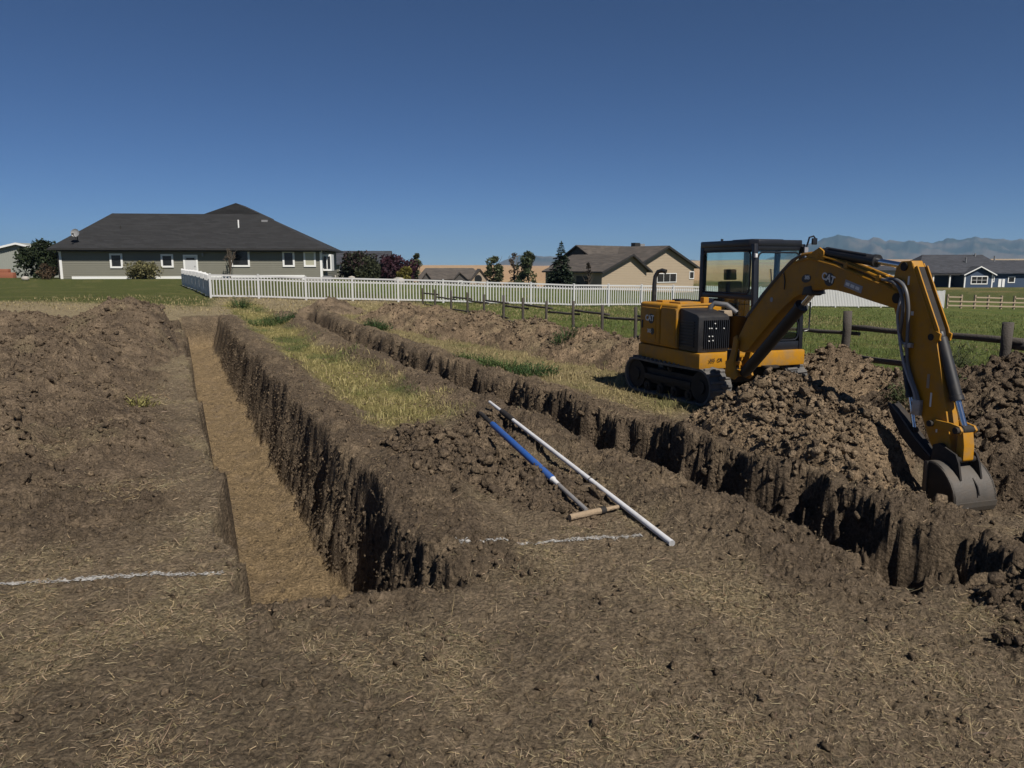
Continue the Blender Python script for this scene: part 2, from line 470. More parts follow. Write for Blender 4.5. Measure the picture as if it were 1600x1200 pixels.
def roof_courses(m):
    nt = m.node_tree; N, L = nt.nodes, nt.links; p = N['Principled BSDF']
    src = p.inputs['Base Color'].links[0].from_socket
    tc = N.new('ShaderNodeTexCoord'); sp = N.new('ShaderNodeSeparateXYZ'); cb = N.new('ShaderNodeCombineXYZ')
    L.new(tc.outputs['Object'], sp.inputs[0])
    ad = N.new('ShaderNodeMath'); L.new(sp.outputs[0], ad.inputs[0]); L.new(sp.outputs[1], ad.inputs[1])
    L.new(ad.outputs[0], cb.inputs[0]); L.new(sp.outputs[2], cb.inputs[1])
    bt = N.new('ShaderNodeTexBrick'); bt.inputs['Scale'].default_value = 1.0; bt.inputs['Brick Width'].default_value = 0.9; bt.inputs['Row Height'].default_value = 0.13
    bt.inputs['Mortar Size'].default_value = 0.012; bt.inputs['Color1'].default_value = (0.7, 0.7, 0.7, 1); bt.inputs['Color2'].default_value = (1.35, 1.35, 1.35, 1); bt.inputs['Mortar'].default_value = (0.5, 0.5, 0.5, 1)
    L.new(cb.outputs[0], bt.inputs['Vector'])
    mx = N.new('ShaderNodeMix'); mx.data_type = 'RGBA'; mx.blend_type = 'MULTIPLY'; mx.inputs[0].default_value = 1.0
    L.new(src, mx.inputs[6]); L.new(bt.outputs['Color'], mx.inputs[7]); L.new(mx.outputs[2], p.inputs['Base Color'])
for k_ in ('roofblack', 'roofbrown', 'roofgrey'): roof_courses(M[k_])
M['fascia'] = mat_plain('dark_fascia', (0.022, 0.020, 0.018), 0.6)
M['conc'] = mat_plain('concrete', (0.30, 0.29, 0.27), 0.9, var=0.12, scale=2)
M['wood'] = mat_plain('weathered_wood', (0.058, 0.049, 0.041), 0.9, var=0.4, scale=14, bump=0.6, bscale=40)
M['palewood'] = mat_plain('pale_wood', (0.30, 0.235, 0.165), 0.9, var=0.25, scale=8, bump=0.4)
M['pipe'] = mat_plain('pvc_pipe', (0.60, 0.60, 0.61), 0.4, var=0.06, dirt=0.35, dirtc=(0.25, 0.20, 0.15), scale=9)
M['blue'] = mat_plain('blue_sleeve', (0.018, 0.075, 0.27), 0.5, var=0.15, dirt=0.3, dirtc=(0.12, 0.11, 0.10), scale=9)
M['alu'] = mat_plain('dusty_aluminium', (0.33, 0.32, 0.31), 0.5, metal=0.5, var=0.2, dirt=0.6, dirtc=(0.22, 0.17, 0.12), scale=12)
M['rakehead'] = mat_plain('muddy_head', (0.27, 0.20, 0.13), 0.9, var=0.25, scale=25, bump=0.6)
M['chalk'] = mat_plain('marking_chalk', (0.30, 0.288, 0.27), 0.95, var=0.35, scale=60, bump=0.5)
M['stone'] = mat_plain('pale_stone', (0.35, 0.32, 0.28), 0.85, var=0.2, scale=10, bump=0.4)
M['dish'] = mat_plain('dish_grey', (0.20, 0.20, 0.205), 0.5)
M['terracotta'] = mat_plain('red_block', (0.28, 0.10, 0.055), 0.8)

# ------------------------------------------------------------------ ground sheet (polar grid round the viewpoint)
A_FINE = R(44)
th = np.concatenate([np.arange(-A_FINE, A_FINE + 1e-9, R(0.095)), np.arange(A_FINE + R(4), 2 * math.pi - A_FINE - R(2), R(4.2))])
NF = int(np.sum(th <= A_FINE + 1e-6))
rr = np.concatenate([np.linspace(0.4, 2.2, 6), np.geomspace(2.4, 62, 590), np.geomspace(64, 10000, 80)])
NR, NA = len(rr), len(th)
TH, RR = np.meshgrid(th, rr)
GX = RR * np.sin(TH); GY = RR * np.cos(TH)

def soil_fields(x, y):
    """dug-soil mask and green / strip / lawn masks on the plan"""
    l = along(x, y); a = perp1(x, y); b = perp2(x, y); r = np.hypot(x, y)
    n = 0.5 * fbm(x * 0.8, y * 0.8, 41, 4)
    in1 = sst(3.9, 4.6, l + 0.5 * n) * sst(30.5, 29.5, l)
    in2 = sst(2.6, 3.6, l + 0.5 * n) * sst(32, 31, l)
    s = in1 * sst(1.05, 0.5, a + 0.45 * n) * sst(-1.3, -1.1, a)
    s = np.maximum(s, in1 * sst(-7.5, -5.0, a + 1.5 * n) * sst(-1.5, -2.2, a + 0.7 * n) * sst(5.0, 5.9, y + 0.8 * n))
    s = np.maximum(s, in2 * sst(-1.05, -0.45, b + 0.5 * n) * sst(2.0, 1.2, b + 0.6 * n))
    for i in range(len(HEAPS)):
        s = np.maximum(s, sst(0.0, 0.12, heap_raw(i, x, y)))
    return np.clip(s, 0, 1)

C = np.array
COL_DIRT = C([0.190, 0.145, 0.096]); COL_DIRT2 = C([0.138, 0.106, 0.071])
COL_SOIL = C([0.110, 0.082, 0.057]); COL_SOIL2 = C([0.195, 0.145, 0.095])
COL_CLAY = C([0.215, 0.155, 0.088]); COL_STRAW = C([0.26, 0.212, 0.125])
COL_STRIP = C([0.20, 0.175, 0.060]); COL_GREEN = C([0.085, 0.100, 0.030])
COL_LAWN = C([0.072, 0.082, 0.024]); COL_PAST = C([0.085, 0.108, 0.028]); COL_WHEAT = C([0.33, 0.215, 0.12]); COL_WHEAT2 = C([0.36, 0.28, 0.15])

def mixc(a, b, t): return a + (b - a) * t[..., None]

def strip_mask(x, y):
    """dry grass strip left standing between the trenches"""
    a = perp1(x, y); b = perp2(x, y); l = along(x, y); n = fbm(x * 0.9, y * 0.9, 47, 3)
    return sst(0.6, 1.0, a + 0.35 * n) * sst(-0.35, -0.75, b + 0.35 * n) * sst(9.0, 10.3, l + 0.6 * n) * sst(40, 36, l)
def east_mask(x, y):
    """dry grass between second trench and the back berm"""
    b = perp2(x, y); l = along(x, y); n = fbm(x * 0.7, y * 0.7, 48, 3)
    return sst(1.3, 2.0, b + 0.5 * n) * sst(8.2, 9.6, l + 0.5 * n) * sst(40, 36, l)
def rail_side(x, y): return (x - (12.5 - 0.45 * y)) * 0.912      # + = pasture side of the rail fence

def ground_colors(x, y, s1, s2, dug):
    r = np.hypot(x, y)
    n1 = fbm(x * 0.45, y * 0.45, 61, 4); n2 = fbm(x * 2.2, y * 2.2, 62, 4); n3 = fbm(x * 0.06, y * 0.06, 63, 3)
    c = mixc(np.broadcast_to(COL_DIRT, x.shape + (3,)), COL_DIRT2, sst(-0.4, 0.6, n1 + 0.4 * n2))
    c = mixc(c, COL_STRAW, 0.55 * sst(0.05, 0.8, fbm(x * 1.1, y * 1.1, 64, 4) + 0.1))
    far = sst(24, 32, y) * (1 - sst(45, 60, y))
    c = mixc(c, COL_STRAW * 1.05, 0.7 * sst(10, 25, r))
    st = strip_mask(x, y); ea = east_mask(x, y); gn = fbm(x * 0.6, y * 0.6, 65, 4)
    c = mixc(c, mixc(np.broadcast_to(COL_STRIP, c.shape), COL_GREEN, sst(0.1, 0.8, gn + 0.010 * (y - 14))), st * 0.9)
    c = mixc(c, mixc(np.broadcast_to(C([0.22, 0.18, 0.085]), c.shape), COL_GREEN, 0.6 * sst(0.25, 0.9, gn)), ea * 0.9)
    soil = mixc(np.broadcast_to(COL_SOIL, c.shape), COL_SOIL2, 0.8 * sst(-0.2, 0.9, n2 + 0.5 * n1))
    c = mixc(c, soil, dug * 0.92)
    clay = mixc(np.broadcast_to(COL_CLAY, c.shape), COL_SOIL2, 0.6 * sst(0.0, 0.9, fbm(x * 3, y * 3, 66, 4)))
    c = mixc(c, clay, sst(0.86, 0.99, s1))
    c = mixc(c, COL_SOIL, sst(0.05, 0.5, s2) * 0.8)
    # lawn behind the left picket fence and pasture beyond the rails
    lawn = sst(31.5, 33.5, y + 0.6 * n2 + 0.06 * (x + 15)) * sst(-14.5, -15.5, x + 0.35 * (y - 38))
    lawn = np.maximum(lawn, sst(41, 43, y))
    c = mixc(c, mixc(np.broadcast_to(COL_LAWN, c.shape), C([0.13, 0.12, 0.045]), 0.6 * sst(0.0, 0.9, n1 + 0.5 * n2)), lawn)
    past = sst(0.1, 0.9, rail_side(x, y) + 0.3 * n2) * sst(75, 66, y)
    c = mixc(c, mixc(np.broadcast_to(COL_PAST, c.shape), C([0.14, 0.14, 0.045]), 0.7 * sst(-0.1, 0.8, n1 + 0.5 * n2)), past)
    w = sst(150, 260, r + 60 * n3)
    wh = mixc(np.broadcast_to(COL_WHEAT, c.shape), COL_WHEAT2, sst(-0.1, 0.25, noise(x / 900., y / 180., 67)) * sst(-100, 700, x) + 0.5 * sst(0.1, 0.5, noise(x / 300., y / 60., 68)) * sst(100, -50, x))
    c = mixc(c, wh, w)
    return c

def ground_height(x, y):
    z = base_z(x, y)
    cut, s1, s2 = trench_cut(x, y)
    dug = soil_fields(x, y)
    r = np.hypot(x, y)
    l = along(x, y); a = perp1(x, y); b = perp2(x, y)
    fade = sst(70, 40, r)
    wall = (s1 > 0.02) & (s1 < 0.97) | (s2 > 0.02) & (s2 < 0.97)
    # banks thrown up beside the trenches
    in1 = sst(4.3, 6.0, l) * sst(30, 28, l); in2 = sst(3.2, 4.6, l) * sst(31, 29, l)
    bank = in1 * 0.11 * sst(-0.05, 0.25, a) * sst(1.1, 0.4, a) * (1 + 0.5 * noise(l * 0.7, a, 71))
    bank = bank + in2 * 0.16 * (sst(-0.95, -0.35, b) * sst(0.05, -0.15, b) + sst(0.7, 0.95, b) * sst(1.9, 1.0, b)) * (1 + 0.6 * noise(l * 0.8, b, 72))
    rough = 0.010 * fbm(x * 5, y * 5, 73, 4) + 0.012 * fbm(x * 1.3, y * 1.3, 74, 3)
    rough = rough + 0.020 * facets(x * 13, y * 13, 75) * (0.55 + 0.45 * dug) - 0.018 * sst(0.3, 0.6, noise(x * 9, y * 9, 175)) + 0.007 * noise(x * 24, y * 24, 174)
    rough = rough + dug * (1 + 0.7 * sst(-1.4, -2.0, a) * sst(5.0, 6.5, y)) * (0.065 * facets(x * 4.2, y * 4.2, 76) * sst(0.1, 0.6, noise(x * 0.9, y * 0.9, 77) + 0.35) + 0.026 * facets(x * 9.5, y * 9.5, 78) + 0.04 * fbm(x * 2.2, y * 2.2, 79, 4) - 0.05 * sst(0.3, 0.6, noise(x * 5, y * 5, 176)) * sst(-0.2, 0.3, noise(x * 0.7, y * 0.7, 177)) - 0.022 * sst(0.3, 0.6, noise(x * 11, y * 11, 178)))
    floor1 = sst(0.9, 1.0, s1)
    rough = rough * (1 - 0.45 * floor1) + floor1 * (0.03 * fbm(x * 2.5, y * 2.5, 80, 3) + 0.10 * sst(-0.62, -0.25, a + 0.15 * noise(l * 1.5, a, 82)) * (0.4 + 0.6 * noise(l * 3, a * 3, 83)) + 0.06 * sst(-0.95, -1.2, a))
    # wheel rut and scuffs in the foreground
    rut = -0.05 * blob(x, y, 1.08, 3.55, 0.42, 0.10) - 0.03 * blob(x, y, -1.15, 3.95, 0.5, 0.08, 0.35) - 0.03 * blob(x, y, 0.55, 2.75, 0.22, 0.07)
    rut = rut - 0.03 * blob(x, y, -3.0, 3.9, 0.5, 0.07, 0.45) - 0.025 * blob(x, y, -2.3, 4.25, 0.6, 0.06, 0.4)
    pr_ = (x - 0.75) * 0.55 - (y - 3.35) * 0.835; pa_ = (x - 0.75) * 0.835 + (y - 3.35) * 0.55
    rut = rut + 0.011 * np.sin(pa_ * 62 + 1.5 * noise(x * 4, y * 4, 179)) * sst(0.20, 0.12, np.abs(pr_)) * sst(0.62, 0.4, np.abs(pa_)) * sst(-0.3, 0.2, noise(x * 3, y * 3, 180))
    z = z + fade * (bank + rough + rut) - cut * (1 + 0.04 * noise(l * 0.8, a, 81))
    return z, s1, s2, dug

print('ground...')
NN = int(np.sum(rr < 70))
GZ = base_z(GX, GY); S1 = np.zeros(GX.shape); S2 = np.zeros(GX.shape); DUG = np.zeros(GX.shape)
GZ[:NN], S1[:NN], S2[:NN], DUG[:NN] = ground_height(GX[:NN], GY[:NN])
# heaps as separate surfaces on the same grid
guard = lip_guard(GX[:, :NF], GY[:, :NF])
fx, fy = GX[:, :NF], GY[:, :NF]
heapM = []
nearcut = RR[:, :NF] < 45
lumps = np.zeros(fx.shape)
sel = nearcut & (RR[:, :NF] > 2)
xs, ys = fx[sel], fy[sel]
wx, wy = xs + 0.10 * noise(xs * 3, ys * 3, 181), ys + 0.10 * noise(xs * 3, ys * 3, 182)
lumps[sel] = 0.10 * fbm(xs * 0.9, ys * 0.9, 83, 3) + 0.06 * fbm(xs * 2.6, ys * 2.6, 84, 4) + 0.075 * facets(wx * 3.2, wy * 3.2, 85) * sst(-0.1, 0.5, noise(xs * 0.8, ys * 0.8, 86)) + 0.044 * facets(wx * 6.5, wy * 6.5, 87) + 0.030 * facets(wx * 13, wy * 13, 88) + 0.012 * fbm(xs * 12, ys * 12, 89, 2) - 0.05 * sst(0.28, 0.6, noise(xs * 5.5, ys * 5.5, 188)) - 0.025 * sst(0.3, 0.6, noise(xs * 12, ys * 12, 189))
BASE = base_z(fx, fy)
TOP = GZ[:, :NF].copy()
for i in range(len(HEAPS)):
    m = heap_raw(i, fx, fy) * guard
    k = sst(0.0, 0.22, m)
    hz = m + lumps * k - 0.05
    hz = np.where(m > 0.004, hz, -0.3)
    heapM.append((m, BASE + hz))
    TOP = np.maximum(TOP, np.where(m > 0.02, BASE + hz, -99))
    GZ[:, :NF] -= 0.16 * sst(0.12, 0.3, m)

def ground_build():
    V = np.stack([GX, GY, GZ], -1).reshape(-1, 3)
    cols = ground_colors(GX, GY, S1, S2, DUG).reshape(-1, 3)
    i = np.arange(NR - 1)[:, None] * NA; j = np.arange(NA)[None, :]; jn = (j + 1) % NA
    F = np.stack([i + j, i + NA + j, i + NA + jn, i + jn], -1).reshape(-1, 4)
    # centre fan
    c = len(V)
    V = np.vstack([V, [[0, 0, GZ[0].mean()]]]); cols = np.vstack([cols, cols[:1]])
    jj = np.arange(NA)
    T = np.stack([np.full(NA, c), jj, (jj + 1) % NA], -1)
    me = np_mesh('ground', V, [F, T], True, cols)
    return tag(link('ground', me, M['soil']), kind='structure')
ground = ground_build()

_lr = np.log(rr)
def surf(x, y, top=None):
    """height of the top surface at plan points (numpy), from the built grid"""
    top = TOP if top is None else top
    x = np.atleast_1d(np.asarray(x, float)); y = np.atleast_1d(np.asarray(y, float))
    r = np.hypot(x, y); t = np.arctan2(x, y)
    fi = np.interp(np.log(np.maximum(r, 0.41)), _lr, np.arange(NR)); fj = np.interp(t, th[:NF], np.arange(NF))
    i = np.clip(fi.astype(int), 0, NR - 2); j = np.clip(fj.astype(int), 0, NF - 2); u = fi - i; v = fj - j
    return top[i, j] * (1 - u) * (1 - v) + top[i + 1, j] * u * (1 - v) + top[i, j + 1] * (1 - u) * v + top[i + 1, j + 1] * u * v
def sz(x, y): return float(surf(x, y)[0])

# ------------------------------------------------------------------ clod scatter
def ico(sub):
    import bmesh
    bm = bmesh.new(); bmesh.ops.create_icosphere(bm, subdivisions=sub, radius=1)
    V = np.array([v.co[:] for v in bm.verts]); F = np.array([[v.index for v in f.verts] for f in bm.faces]); bm.free()
    return V, F
ICO = {1: ico(1), 2: ico(2), 0: (np.array([[1, 0, 0], [-1, 0, 0], [0, 1, 0], [0, -1, 0], [0, 0, 1], [0, 0, -1.]]), np.array([[0, 2, 4], [2, 1, 4], [1, 3, 4], [3, 0, 4], [2, 0, 5], [1, 2, 5], [3, 1, 5], [0, 3, 5]]))}
def scatter_clods(name, pts, sizes, colr, parent=None, sub=1):
    """pts (n,3); one joined mesh of irregular lumps"""
    V0, F0 = ICO[sub]; n = len(pts); k = len(V0)
    if n == 0: return None
    jit = 1 + rng.uniform(-0.38, 0.38, (n, k, 1))
    V = V0[None] * jit * rng.uniform(0.55, 1.3, (n, 1, 3))
    for _ in range(5):
        pn = rng.normal(size=(n, 1, 3)); pn /= np.linalg.norm(pn, axis=2, keepdims=True)
        over = np.clip((V * pn).sum(2, keepdims=True) - rng.uniform(0.22, 0.6, (n, 1, 1)), 0, None)
        V = V - over * pn
    q = rng.normal(size=(n, 4)); q /= np.linalg.norm(q, axis=1)[:, None]
    w, a, b, c = q.T
    Rm = np.stack([1 - 2 * (b * b + c * c), 2 * (a * b - c * w), 2 * (a * c + b * w), 2 * (a * b + c * w), 1 - 2 * (a * a + c * c), 2 * (b * c - a * w), 2 * (a * c - b * w), 2 * (b * c + a * w), 1 - 2 * (a * a + b * b)], -1).reshape(n, 3, 3)
    V = np.einsum('nij,nkj->nki', Rm, V) * sizes[:, None, None] + pts[:, None, :]
    F = (F0[None] + (np.arange(n) * k)[:, None, None]).reshape(-1, 3)
    cols = np.repeat(colr, k, axis=0)
    me = np_mesh(name, V.reshape(-1, 3), F, False, cols)
    o = link(name, me, M['soil'], parent)
    return tag(o, kind='stuff')

print('heaps...')
def soil_mix(n, warm):
    t = np.clip(rng.normal(warm, 0.25, n), 0, 1)[:, None]
    return (COL_SOIL * (1 - t) + COL_SOIL2 * t) * rng.uniform(0.75, 1.2, (n, 1))
HEAP_CLODS = [6400, 3000, 9000, 1500, 4200, 3200, 100, 1300]
for i, (nm, label, _, warm) in enumerate(HEAPS):
    m, hz = heapM[i]
    keep = (m > 0.012)
    q = keep[:-1, :-1] | keep[1:, :-1] | keep[:-1, 1:] | keep[1:, 1:]
    q &= nearcut[:-1, :-1]
    ii, jj = np.nonzero(q)
    base = ii * NF + jj
    F = np.stack([base, base + NF, base + NF + 1, base + 1], -1)
    used, inv = np.unique(F, return_inverse=True)
    F = inv.reshape(-1, 4)
    px, py, pz = fx.ravel()[used], fy.ravel()[used], hz.ravel()[used]
    n1 = fbm(px * 1.6, py * 1.6, 91 + i, 4)
    c = mixc(np.broadcast_to(COL_SOIL, (len(px), 3)), COL_SOIL2, np.clip(warm + 0.45 * n1, 0, 1))
    c = c * (1 + 0.55 * warm * sst(-0.6, 0.5, n1))[:, None] * (C([1.03, 1.0, 0.96]) if warm > 0.5 else 1.0)
    if i == 5: c = mixc(c, COL_STRAW, 0.35 * sst(0.0, 0.7, fbm(px, py, 99, 3)))
    if i == 0: c = mixc(c, COL_STRAW * 0.8, 0.4 * sst(0.2, 0.7, fbm(px * 0.8, py * 0.8, 98, 4)))
    o = link(nm, np_mesh(nm, np.stack([px, py, pz], -1), F, True, c), M['soil'])
    tag(o, label, 'soil heap', 'spoil heaps around the trenches')
    # clods lying on it
    N = HEAP_CLODS[i]
    w = np.clip(m, 0, 0.5) * (RR[:, :NF] ** 2) * nearcut
    w = np.where((m > 0.03) & (TOP <= hz + 1e-6), w / np.maximum(RR[:, :NF], 3) ** 1.0, 0).ravel()
    w /= w.sum()
    idx = rng.choice(len(w), N, p=w)
    dist = np.hypot(fx.ravel()[idx], fy.ravel()[idx])
    s = 0.0095 * np.exp(rng.exponential(0.55, N)) * (0.7 + dist / 18)
    s = np.minimum(s * (0.72 if i in (2, 3) else 0.9), 0.075)
    pts = np.stack([fx.ravel()[idx], fy.ravel()[idx], hz.ravel()[idx] + 0.25 * s], -1)
    pts[:, :2] += rng.uniform(-0.02, 0.02, (N, 2))
    big = s > 0.072
    tiny = s < 0.018
    for sub_, k_ in ((0, tiny), (1, ~tiny & ~big), (2, big)):
        scatter_clods('soil_clods', pts[k_], s[k_] * (1.25 if sub_ == 0 else 1), soil_mix(int(k_.sum()), warm) * (1 + 0.4 * warm), o, sub_)

# loose clods and crumbs over the dug ground
def ground_clods():
    n = 30000
    t = rng.uniform(-A_FINE * 0.92, A_FINE * 0.92, n * 4); r = 2.6 * np.exp(rng.uniform(0, math.log(28 / 2.6), n * 4))
    x, y = r * np.sin(t), r * np.cos(t)
    d = soil_fields(x, y); _, a1, a2 = trench_cut(x, y)
    p = np.where((a1 > 0.01), np.where(a1 > 0.97, 0.30, 0), np.where(a2 > 0.01, 0, 0.22 + 0.78 * d))
    k = rng.uniform(size=len(x)) < p
    x, y, r = x[k][:n], y[k][:n], r[k][:n]
    s = np.minimum(0.0038 * np.exp(rng.exponential(0.48, len(x))) * (0.75 + r / 8), 0.035)
    pts = np.stack([x, y, surf(x, y) + 0.2 * s], -1)
    big = s > 0.017
    o = scatter_clods('loose_clods', pts[big], s[big], soil_mix(int(big.sum()), 0.75), None, 1)
    tag(o, 'loose clods of soil strewn over the dug ground', 'soil')
    o = scatter_clods('loose_crumbs', pts[~big], s[~big] * 1.15, soil_mix(int((~big).sum()), 0.85), None, 0)
    tag(o, 'fine crumbs of soil strewn over the bare ground', 'soil')
ground_clods()
def wall_clods():
    n = 60000
    k1 = rng.uniform(size=n) < 0.5
    l = 4.2 * np.exp(rng.uniform(0, math.log(26 / 4.2), n))
    a_ = np.where(k1, rng.uniform(-0.42, 0.30, n), rng.uniform(0.35, 1.45, n))
    # plan point from (distance along, offset across)
    x0_ = np.where(k1, 1.71, 4.75); q = a_ / 0.9085
    y = (l - TX * (x0_ + q)) / (TY - 0.46 * TX); x = x0_ + q - 0.46 * y
    _, s1, s2 = trench_cut(x, y)
    sw_ = np.where(k1, s1, s2)
    k = (sw_ > 0.0) & (sw_ < 0.96) & (rng.uniform(size=n) < 0.42)
    x, y, r = x[k], y[k], np.hypot(x[k], y[k])
    s = np.minimum(0.0075 * np.exp(rng.exponential(0.45, len(x))) * (0.6 + r / 13), np.where(k1[k], 0.032, 0.06))
    pts = np.stack([x, y, surf(x, y)], -1)
    col_ = soil_mix(len(x), 0.35)
    tiny = s < 0.014
    for sub_, m_, nm_, lb_ in ((0, tiny, 'wall_crumbs', 'fine crumbs clinging to the cut faces of the trenches'), (1, ~tiny, 'wall_clods', 'clods sticking out of the cut faces of the trenches')):
        tag(scatter_clods(nm_, pts[m_], s[m_], col_[m_], None, sub_), lb_, 'soil')
wall_clods()

# ------------------------------------------------------------------ blades: straw, grass, weeds
def blades(base, ln, wd, az, lean, bend, cols):
    """bent ribbon blades, 5 vertices each. base (n,3); lean = angle from vertical"""
    n = len(base)
    d = np.stack([np.sin(az) * np.sin(lean), np.cos(az) * np.sin(lean), np.cos(lean)], -1)
    l2 = lean + bend
    d2 = np.stack([np.sin(az) * np.sin(l2), np.cos(az) * np.sin(l2), np.cos(l2)], -1)
    sd = np.stack([np.cos(az), -np.sin(az), np.zeros(n)], -1)
    tw = rng.uniform(-0.9, 0.9, n)[:, None]
    sd = sd * np.cos(tw) + np.cross(d, sd) * np.sin(tw)
    w = wd[:, None] * 0.5; L = ln[:, None]
    m = base + d * L * 0.55; tip = m + d2 * L * 0.45
    V = np.stack([base - sd * w, base + sd * w, m + sd * w * 0.8, m - sd * w * 0.8, tip], 1).reshape(-1, 3)
    o = np.arange(n)[:, None] * 5
    Q = o + np.array([[0, 1, 2, 3]]); T = o + np.array([[3, 2, 4]])
    return V, [Q, T], np.repeat(cols, 5, axis=0)

def straw_litter():
    n = 62000
    t = rng.uniform(-A_FINE * 0.93, A_FINE * 0.93, n * 5); r = 2.5 * np.exp(rng.uniform(0, math.log(15 / 2.5), n * 5) ** 1.0)
    x, y = r * np.sin(t), r * np.cos(t)
    d = soil_fields(x, y); _, a1, a2 = trench_cut(x, y)
    dens = 0.09 + 0.9 * sst(0.0, 0.7, fbm(x * 1.1, y * 1.1, 64, 4) + 0.12) * (0.45 + 0.55 * sst(-0.2, 0.4, noise(x * 5, y * 5, 107))) + 0.22 * sst(0.3, 2.2, x) * sst(7, 3, r)
    dens = dens * (1 - 0.86 * d)
    dens = np.maximum(dens, 0.75 * sst(0.1, 0.6, fbm(x * 0.8, y * 0.8, 98, 4)) * sst(-1.4, -1.8, perp1(x, y)) * sst(-5, -3.5, perp1(x, y)))
    dens = np.where((a1 > 0.01) | (a2 > 0.01), 0.0, dens)
    k = rng.uniform(size=len(x)) < dens
    x, y, r = x[k][:n], y[k][:n], r[k][:n]; n = len(x)
    ln = rng.gamma(2.2, 0.013, n) * (0.8 + r / 14) + 0.008
    longs = rng.uniform(size=n) < 0.012
    ln = np.where(longs, ln * 2.8, ln)
    wd = rng.uniform(0.0012, 0.0030, n) * (0.7 + r / 7)
    az = rng.uniform(0, 2 * math.pi, n)
    lean = np.clip(rng.normal(R(84), R(13), n), R(25), R(100)); bend = rng.normal(R(4), R(32), n)
    z = surf(x, y) + 0.004 + rng.uniform(0, 0.008, n)
    cv = rng.uniform(0.35, 1.05, (n, 1)) * C([0.40, 0.31, 0.19]) + rng.normal(0, 0.01, (n, 3))
    cv = np.where(rng.uniform(size=(n, 1)) < 0.25, cv * C([0.62, 0.58, 0.55]), cv)
    V, F, cols = blades(np.stack([x, y, z], -1), ln, wd, az, lean, bend, np.clip(cv, 0.02, 0.7))
    o = link('straw_litter', np_mesh('straw_litter', V, F, False, cols), M['straw'])
    tag(o, 'dry straw and cut grass stems littering the bare ground', 'straw', kind='stuff')
straw_litter()

def grass_patch(name, label, maskf, n, ymin, ymax, hmin, hmax, cA, cB, green):
    t = rng.uniform(-A_FINE * 0.9, A_FINE * 0.9, n * 6); r = ymin * np.exp(rng.uniform(0, math.log(ymax / ymin), n * 6))
    x, y = r * np.sin(t), r * np.cos(t)
    _, a1, a2 = trench_cut(x, y)
    hp = np.zeros(len(x))
    for i in range(len(HEAPS)): hp = np.maximum(hp, heap_raw(i, x, y))
    p = maskf(x, y) * np.where((a1 > 0.01) | (a2 > 0.01) | (hp > 0.12), 0, 1)
    p = p * sst(-0.75, 0.15, fbm(x * 1.7, y * 1.7, 105, 3))
    k = rng.uniform(size=len(x)) < p
    x, y, r = x[k][:n], y[k][:n], r[k][:n]; n = len(x)
    ln = rng.uniform(hmin, hmax, n) * (0.7 + 0.6 * sst(-0.5, 0.8, fbm(x * 0.9, y * 0.9, 106, 2)))
    wd = rng.uniform(0.004, 0.008, n) * (0.5 + r / 14)
    g = np.clip(sst(-0.1, 0.7, fbm(x * 0.6, y * 0.6, 65, 4) + green * (y - 14)) + rng.normal(0, 0.2, n), 0, 1)[:, None]
    cv = (cA * (1 - g) + cB * g) * rng.uniform(0.6, 1.25, (n, 1))
    V, F, cols = blades(np.stack([x, y, surf(x, y) - 0.01], -1), ln, wd, rng.uniform(0, 6.283, n), np.abs(rng.normal(R(22), R(22), n)), rng.uniform(R(5), R(55), n), cv)
    o = link(name, np_mesh(name, V, F, False, cols), M['straw'])
    return tag(o, label, 'grass', kind='stuff')
YEL = C([0.35, 0.29, 0.13]); GRN = C([0.10, 0.125, 0.035])
print('grass...')
grass_patch('dry_grass', 'yellow green dry grass strip standing between the two trenches', strip_mask, 26000, 7.5, 38, 0.05, 0.16, YEL, GRN, 0.012)
grass_patch('dry_grass', 'dry grass between second trench, excavator and back berm', lambda x, y: np.maximum(0.75 * east_mask(x, y) * sst(0.3, -0.2, rail_side(x, y)), sst(28, 31, y) * sst(42, 40, y) * (x < 16) * (x > -22)), 24000, 8.5, 42, 0.05, 0.18, YEL * C([0.95, 0.92, 1.05]), C([0.17, 0.16, 0.06]), -0.01)
grass_patch('pasture_grass', 'short green pasture grass beyond the dark rail fence', lambda x, y: sst(0.2, 1.0, rail_side(x, y)) * sst(56, 50, y), 26000, 11, 55, 0.06, 0.2, C([0.15, 0.16, 0.05]), C([0.09, 0.12, 0.03]), 0.0)
def fence_fringe(x, y):
    f = np.abs(rail_side(x, y)); return sst(0.6, 0.1, f)
grass_patch('rough_grass', 'rough grass fringe growing along the dark rail fence', fence_fringe, 5000, 11, 40, 0.12, 0.35, YEL * 0.8, GRN * 0.8, 0.0)

